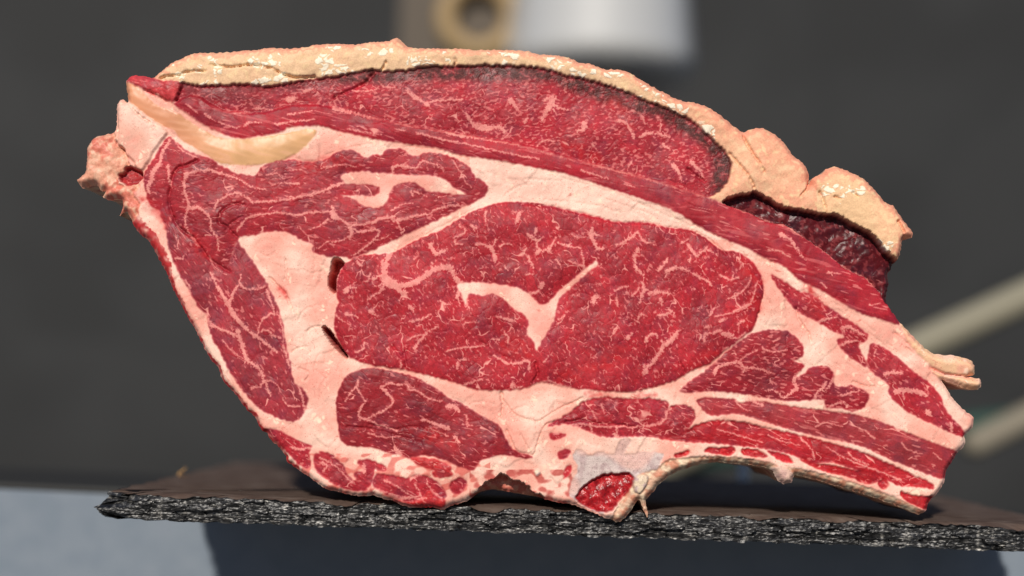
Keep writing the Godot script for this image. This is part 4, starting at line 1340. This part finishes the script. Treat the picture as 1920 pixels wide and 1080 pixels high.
func rod(a: Vector3, b: Vector3, r: float, parent: Node, called: String, m: Material, r2 := -1.0) -> MeshInstance3D:
	var c := CylinderMesh.new()
	c.height = a.distance_to(b)
	c.bottom_radius = r
	c.top_radius = r if r2 < 0.0 else r2
	c.radial_segments = 24
	var o := part(called, c, m, parent)
	var up := (b - a).normalized()
	var s := up.cross(Vector3.FORWARD if absf(up.z) < 0.9 else Vector3.RIGHT).normalized()
	o.basis = Basis(s, up, s.cross(up))
	o.position = (a + b) / 2
	return o

func lathe(profile: Array, segments := 64) -> Mesh:
	var st := SurfaceTool.new()
	st.begin(Mesh.PRIMITIVE_TRIANGLES)
	st.set_smooth_group(0)
	var n := profile.size()
	for i in segments:
		for p: Vector2 in profile:
			var a := TAU * i / segments
			st.add_vertex(Vector3(cos(a) * p.x, p.y, sin(a) * p.x))
	for i in segments:
		var j := (i + 1) % segments
		for k in n - 1:
			for v: int in [i * n + k, i * n + k + 1, j * n + k, j * n + k, i * n + k + 1, j * n + k + 1]:
				st.add_index(v)
	st.generate_normals()
	return st.commit()

func plain(r: float, g: float, b: float, rough_ := 0.7, metal := 0.0) -> StandardMaterial3D:
	var m := StandardMaterial3D.new()
	m.albedo_color = lin(r, g, b)
	m.roughness = rough_
	m.metallic = metal
	return m

func _ready() -> void:
	# camera: level with the lower part of the meat, half a metre in front of it, tilted a little sideways
	var cam := Camera3D.new()
	cam.name = "camera"
	cam.projection = Camera3D.PROJECTION_FRUSTUM
	cam.near = 0.05
	cam.far = 60.0
	cam.size = 0.05 * 1080.0 / 2450.0
	cam.frustum_offset = Vector2(0, 0.05 * 205.0 / 2450.0)
	cam.position = Vector3(0, 0, 2450.0 / S)
	cam.rotation.z = ROLL
	var lens := CameraAttributesPhysical.new()
	lens.frustum_focal_length = 35.0
	lens.exposure_aperture = 2.2
	lens.frustum_focus_distance = 2450.0 / S
	cam.attributes = lens
	add_child(cam)
	cam.current = true
	var env := Environment.new()
	env.background_mode = Environment.BG_SKY
	env.tonemap_mode = Environment.TONE_MAPPER_LINEAR
	env.tonemap_exposure = 1.2
	env.sdfgi_enabled = true
	env.ssao_enabled = true
	env.ssil_enabled = true
	var sky_m := ProceduralSkyMaterial.new()
	sky_m.sky_top_color = lin(0.065, 0.112, 0.215)
	sky_m.sky_horizon_color = lin(0.14, 0.17, 0.215)
	sky_m.sky_curve = 0.2
	sky_m.ground_bottom_color = lin(0.06, 0.06, 0.06)
	sky_m.ground_horizon_color = lin(0.1, 0.1, 0.1)
	var sky := Sky.new()
	sky.sky_material = sky_m
	env.sky = sky
	var we := WorldEnvironment.new()
	we.name = "surroundings"
	we.environment = env
	add_child(we)
	var sun := DirectionalLight3D.new()
	sun.name = "sun"
	sun.light_energy = 1.1
	sun.light_color = Color(1.0, 0.97, 0.925)
	sun.light_angular_distance = 3.0
	sun.shadow_enabled = true
	add_child(sun)
	var el := deg_to_rad(30.0)
	var az := deg_to_rad(11.0)
	sun.look_at_from_position(Vector3(-sin(az) * cos(el), sin(el), cos(az) * cos(el)), Vector3.ZERO)

	# ---- setting
	var ground_mesh := PlaneMesh.new()
	ground_mesh.size = Vector2(60, 60)
	var ground_m := StandardMaterial3D.new()
	ground_m.albedo_texture = noise_tex(61, 0.02, 256, [[0.2, lin(0.1, 0.1, 0.095)], [0.8, lin(0.16, 0.155, 0.15)]])
	ground_m.uv1_triplanar = true
	ground_m.roughness = 0.9
	var ground := part("ground", ground_mesh, ground_m, self)
	ground.position = Vector3(0, -1.0, 0)
	ground.set_meta("kind", "structure")
	var wall_m := StandardMaterial3D.new()
	wall_m.albedo_texture = noise_tex(62, 0.008, 256, [[0.3, lin(0.0135, 0.0143, 0.0152)], [0.7, lin(0.0195, 0.0206, 0.0217)]], 3)
	wall_m.uv1_triplanar = true
	wall_m.uv1_scale = Vector3.ONE * 0.9
	wall_m.roughness = 0.8
	var wall := part("wall", box(Vector3(7, 3.4, 0.2)), wall_m, self)
	wall.position = Vector3(0, 0.7, -2.3)
	wall.rotation.y = 0.08
	tag(wall, "plain dark grey wall out of focus behind the meat", "wall")

	# ---- ledge the slate lies on
	var ledge_m := StandardMaterial3D.new()
	ledge_m.albedo_texture = noise_tex(63, 0.03, 512, [[0.25, lin(0.168, 0.202, 0.246)], [0.75, lin(0.188, 0.222, 0.264)]], 5)
	ledge_m.uv1_triplanar = true
	ledge_m.uv1_scale = Vector3.ONE * 3.0
	ledge_m.roughness = 0.42
	var ledge := thing("ledge", "blue grey painted ledge that carries the slate board", "ledge", Vector3(0, -1.0, -0.21))
	var front := part("body", box(Vector3(3.2, 0.9385, 0.12), 0.0006), ledge_m, ledge)
	front.position = Vector3(0, 0.4693, 0)
	var cap_m := plain(0.02, 0.0195, 0.018, 0.6)
	var cap := part("top_strip", box(Vector3(3.2, 0.0035, 0.1206), 0.0012), cap_m, ledge)
	cap.position = Vector3(0, 0.9386 + 0.00175, 0)
	ledge.rotation.y = -0.10

	var top_m := StandardMaterial3D.new()
	top_m.albedo_texture = noise_tex(64, 0.02, 512, [[0.2, lin(0.072, 0.046, 0.037)], [0.55, lin(0.10, 0.067, 0.053)], [0.8, lin(0.14, 0.105, 0.088)]], 5)
	top_m.uv1_triplanar = true
	top_m.uv1_scale = Vector3(5, 5, 14)
	top_m.roughness = 0.82
	top_m.metallic_specular = 0.3
	var edge_m := StandardMaterial3D.new()
	edge_m.albedo_texture = noise_tex(65, 0.05, 512, [[0.36, lin(0.012, 0.012, 0.013)], [0.58, lin(0.03, 0.031, 0.034)], [0.66, lin(0.07, 0.07, 0.07)], [0.78, lin(0.7, 0.68, 0.64)]], 4)
	edge_m.uv1_triplanar = true
	edge_m.uv1_scale = Vector3(8, 38, 8)
	edge_m.roughness = 0.45
	edge_m.metallic_specular = 0.6
	edge_m.detail_enabled = true
	edge_m.detail_blend_mode = BaseMaterial3D.BLEND_MODE_MUL
	edge_m.detail_uv_layer = BaseMaterial3D.DETAIL_UV_2
	edge_m.uv2_triplanar = true
	edge_m.uv2_scale = Vector3(5, 22, 5)
	edge_m.detail_albedo = noise_tex(66, 0.03, 512, [[0.4, lin(0.1, 0.1, 0.11)], [0.6, lin(1, 0.98, 0.94)]], 4)
	build_slate(top_m, edge_m)

	# ---- the meat
	rough = noise(5, 1.0 / 9.0)
	for mask: String in ["rid", "vein", "crack", "dry", "fresh", "pale"]:
		var a := PackedByteArray()
		a.resize(W * H)
		set(mask, a)
	trace_outline()
	trace_regions()
	trace_veins()
	trace_marks()
	inner = near_edges(rid, false)
	rim = near_edges(rid, true)
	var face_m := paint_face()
	raise_face()
	var side_m := StandardMaterial3D.new()
	side_m.albedo_texture = noise_tex(71, 0.02, 512, [[0.2, lin(0.42, 0.10, 0.09)], [0.42, lin(0.62, 0.32, 0.22)], [0.6, lin(0.72, 0.46, 0.3)], [0.8, lin(0.8, 0.62, 0.44)]], 5)
	side_m.uv1_triplanar = true
	side_m.uv1_scale = Vector3.ONE * 8.0
	side_m.roughness = 0.55
	var steak := thing("beef_rib_roast", "thick raw bone-in rib of beef, marbled cut face to the front, standing on the slate", "meat", Vector3((BASE - 745.0) / S * sin(ROLL), -(BASE - 745.0) / S * cos(ROLL), 0))
	steak.rotation.z = ROLL
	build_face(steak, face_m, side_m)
	build_small(steak)
	build_background()

func build_small(steak: Node3D) -> void:
	# a crumb on the slate and a white peg under the arch of the rib
	var peg := thing("peg", "short white peg standing behind the arch of the rib", "peg", Vector3(0.1455, SLATE_TOP, -0.264))
	rod(Vector3.ZERO, Vector3(0, 0.03, 0), 0.0034, peg, "shaft", plain(0.78, 0.76, 0.7, 0.5))
	rod(Vector3(0, -0.0001, 0), Vector3(0, 0.0012, 0), 0.0042, peg, "foot", plain(0.7, 0.68, 0.62, 0.5))
	var crumb_m := plain(0.62, 0.36, 0.14, 0.6)
	var st := SurfaceTool.new()
	st.begin(Mesh.PRIMITIVE_TRIANGLES)
	st.set_smooth_group(0)
	var path := [Vector3(0.0045, 0.0005, 0), Vector3(0.002, 0.0002, 0.0004), Vector3(0, 0.0004, 0), Vector3(-0.0002, 0.0014, -0.0004), Vector3(0.0014, 0.0026, -0.0003), Vector3(0.0028, 0.0038, 0.0004), Vector3(0.0034, 0.0046, 0.0003)]
	for i in path.size():
		for k in 8:
			var a := TAU * k / 8
			var r := 0.0005 * (0.25 + sin(PI * (i + 0.3) / path.size()))
			st.add_vertex(path[i] + Vector3(cos(a) * 0.8, sin(a) * 0.6, sin(a)) * r)
	for i in path.size() - 1:
		for k in 8:
			var l := (k + 1) % 8
			for v: int in [i * 8 + k, i * 8 + l, (i + 1) * 8 + k, (i + 1) * 8 + k, i * 8 + l, (i + 1) * 8 + l]:
				st.add_index(v)
	st.generate_normals()
	var crumb := part("crumb", st.commit(), crumb_m, self)
	crumb.position = Vector3(-0.1675, SLATE_TOP + 0.0003, -0.113)
	tag(crumb, "tiny curled golden crumb on the left part of the slate", "crumb")

func build_background() -> void:
	# a round pale metal bowl on a post, a brown board with a wooden ring before it
	var d := -1.15
	var k := (2450.0 / S - d) / 2450.0
	var steel := plain(0.8, 0.8, 0.79, 0.3, 0.4)
	var tub := thing("bowl_stand", "round pale metal bowl on a thin post, out of focus above the meat", "bowl", Vector3((1108.0 - 960.0) * k, -1.0, d - 0.1))
	var low := 1.0 + (745.0 - 118.0) * k
	var wide := 190.0 * k
	var shell := lathe([Vector2(0.0, low + 0.004), Vector2(wide * 0.7, low), Vector2(wide * 0.93, low + 0.008), Vector2(wide, low + 0.03), Vector2(wide * 0.86, low + 0.2), Vector2(wide * 0.88, low + 0.205), Vector2(wide * 0.88, low + 0.212), Vector2(wide * 0.84, low + 0.212), Vector2(wide * 0.96, low + 0.03), Vector2(0.0, low + 0.012)], 96)
	part("bowl", shell, steel, tub)
	rod(Vector3(0.03, 0, 0.02), Vector3(0.03, low + 0.004, 0.02), 0.011, tub, "post", plain(0.2, 0.17, 0.13, 0.6))
	var board := thing("board_stand", "brown wooden board on a post with a ring before it, out of focus", "board", Vector3((840.0 - 960.0) * k, -1.0, d - 0.12))
	var plank := part("board", box(Vector3(262.0 * k, 0.26, 0.03), 0.004), plain(0.085, 0.065, 0.046, 0.7), board)
	plank.position = Vector3(0, 1.0 + (745.0 - 82.0) * k + 0.13, 0)
	rod(Vector3(0, 0, 0), Vector3(0, 1.0 + (745.0 - 82.0) * k + 0.002, 0), 0.011, board, "post", plain(0.13, 0.095, 0.06, 0.6))
	var ring_mesh := TorusMesh.new()
	ring_mesh.inner_radius = 44.0 * k
	ring_mesh.outer_radius = 86.0 * k
	ring_mesh.rings = 64
	ring_mesh.ring_segments = 24
	var ring := part("wooden_ring", ring_mesh, plain(0.33, 0.225, 0.105, 0.6), self)
	ring.position = Vector3((868.0 - 960.0) * k, (745.0 + 2.0) * k, d - 0.105 + 21.0 * k)
	ring.rotation.x = PI / 2
	tag(ring, "tan wooden ring hanging in front of the brown board", "ring")
	# slanting poles at the right
	var kk := (2450.0 / S + 0.75) / 2450.0
	slant("pole", "pale beige pole slanting up to the right, out of focus", Vector2(1715, 624), Vector2(1920, 520), 31.0, kk, -0.75, 0.6, 0.8, plain(0.235, 0.215, 0.155, 0.7))
	slant("broom_handle", "short beige stick below a green one at the right, out of focus", Vector2(1832, 800), Vector2(1960, 730), 26.0, kk, -0.75, 0.0, 0.5, plain(0.2, 0.175, 0.13, 0.7))
	slant("green_stick", "green stick slanting at the right edge behind the meat, out of focus", Vector2(1780, 772), Vector2(1960, 742), 20.0, kk * 1.1, -0.88, 0.4, 0.6, plain(0.012, 0.05, 0.036, 0.6))

func slant(called: String, label: String, p: Vector2, q: Vector2, wide: float, k: float, z: float, more0: float, more1: float, m: Material) -> void:
	var a := Vector3((p.x - 960.0) * k, (745.0 - p.y) * k, 0)
	var b := Vector3((q.x - 960.0) * k, (745.0 - q.y) * k, 0)
	var way := (b - a).normalized()
	a -= way * more0
	b += way * more1
	var o := thing(called, label, "stick" if called != "pole" else "pole", Vector3(a.x, a.y, z))
	rod(Vector3.ZERO, b - a, wide * k, o, "shaft", m)
	var cap := SphereMesh.new()
	cap.radius = wide * k
	cap.height = wide * k * 2.0
	part("tip", cap, m, o)
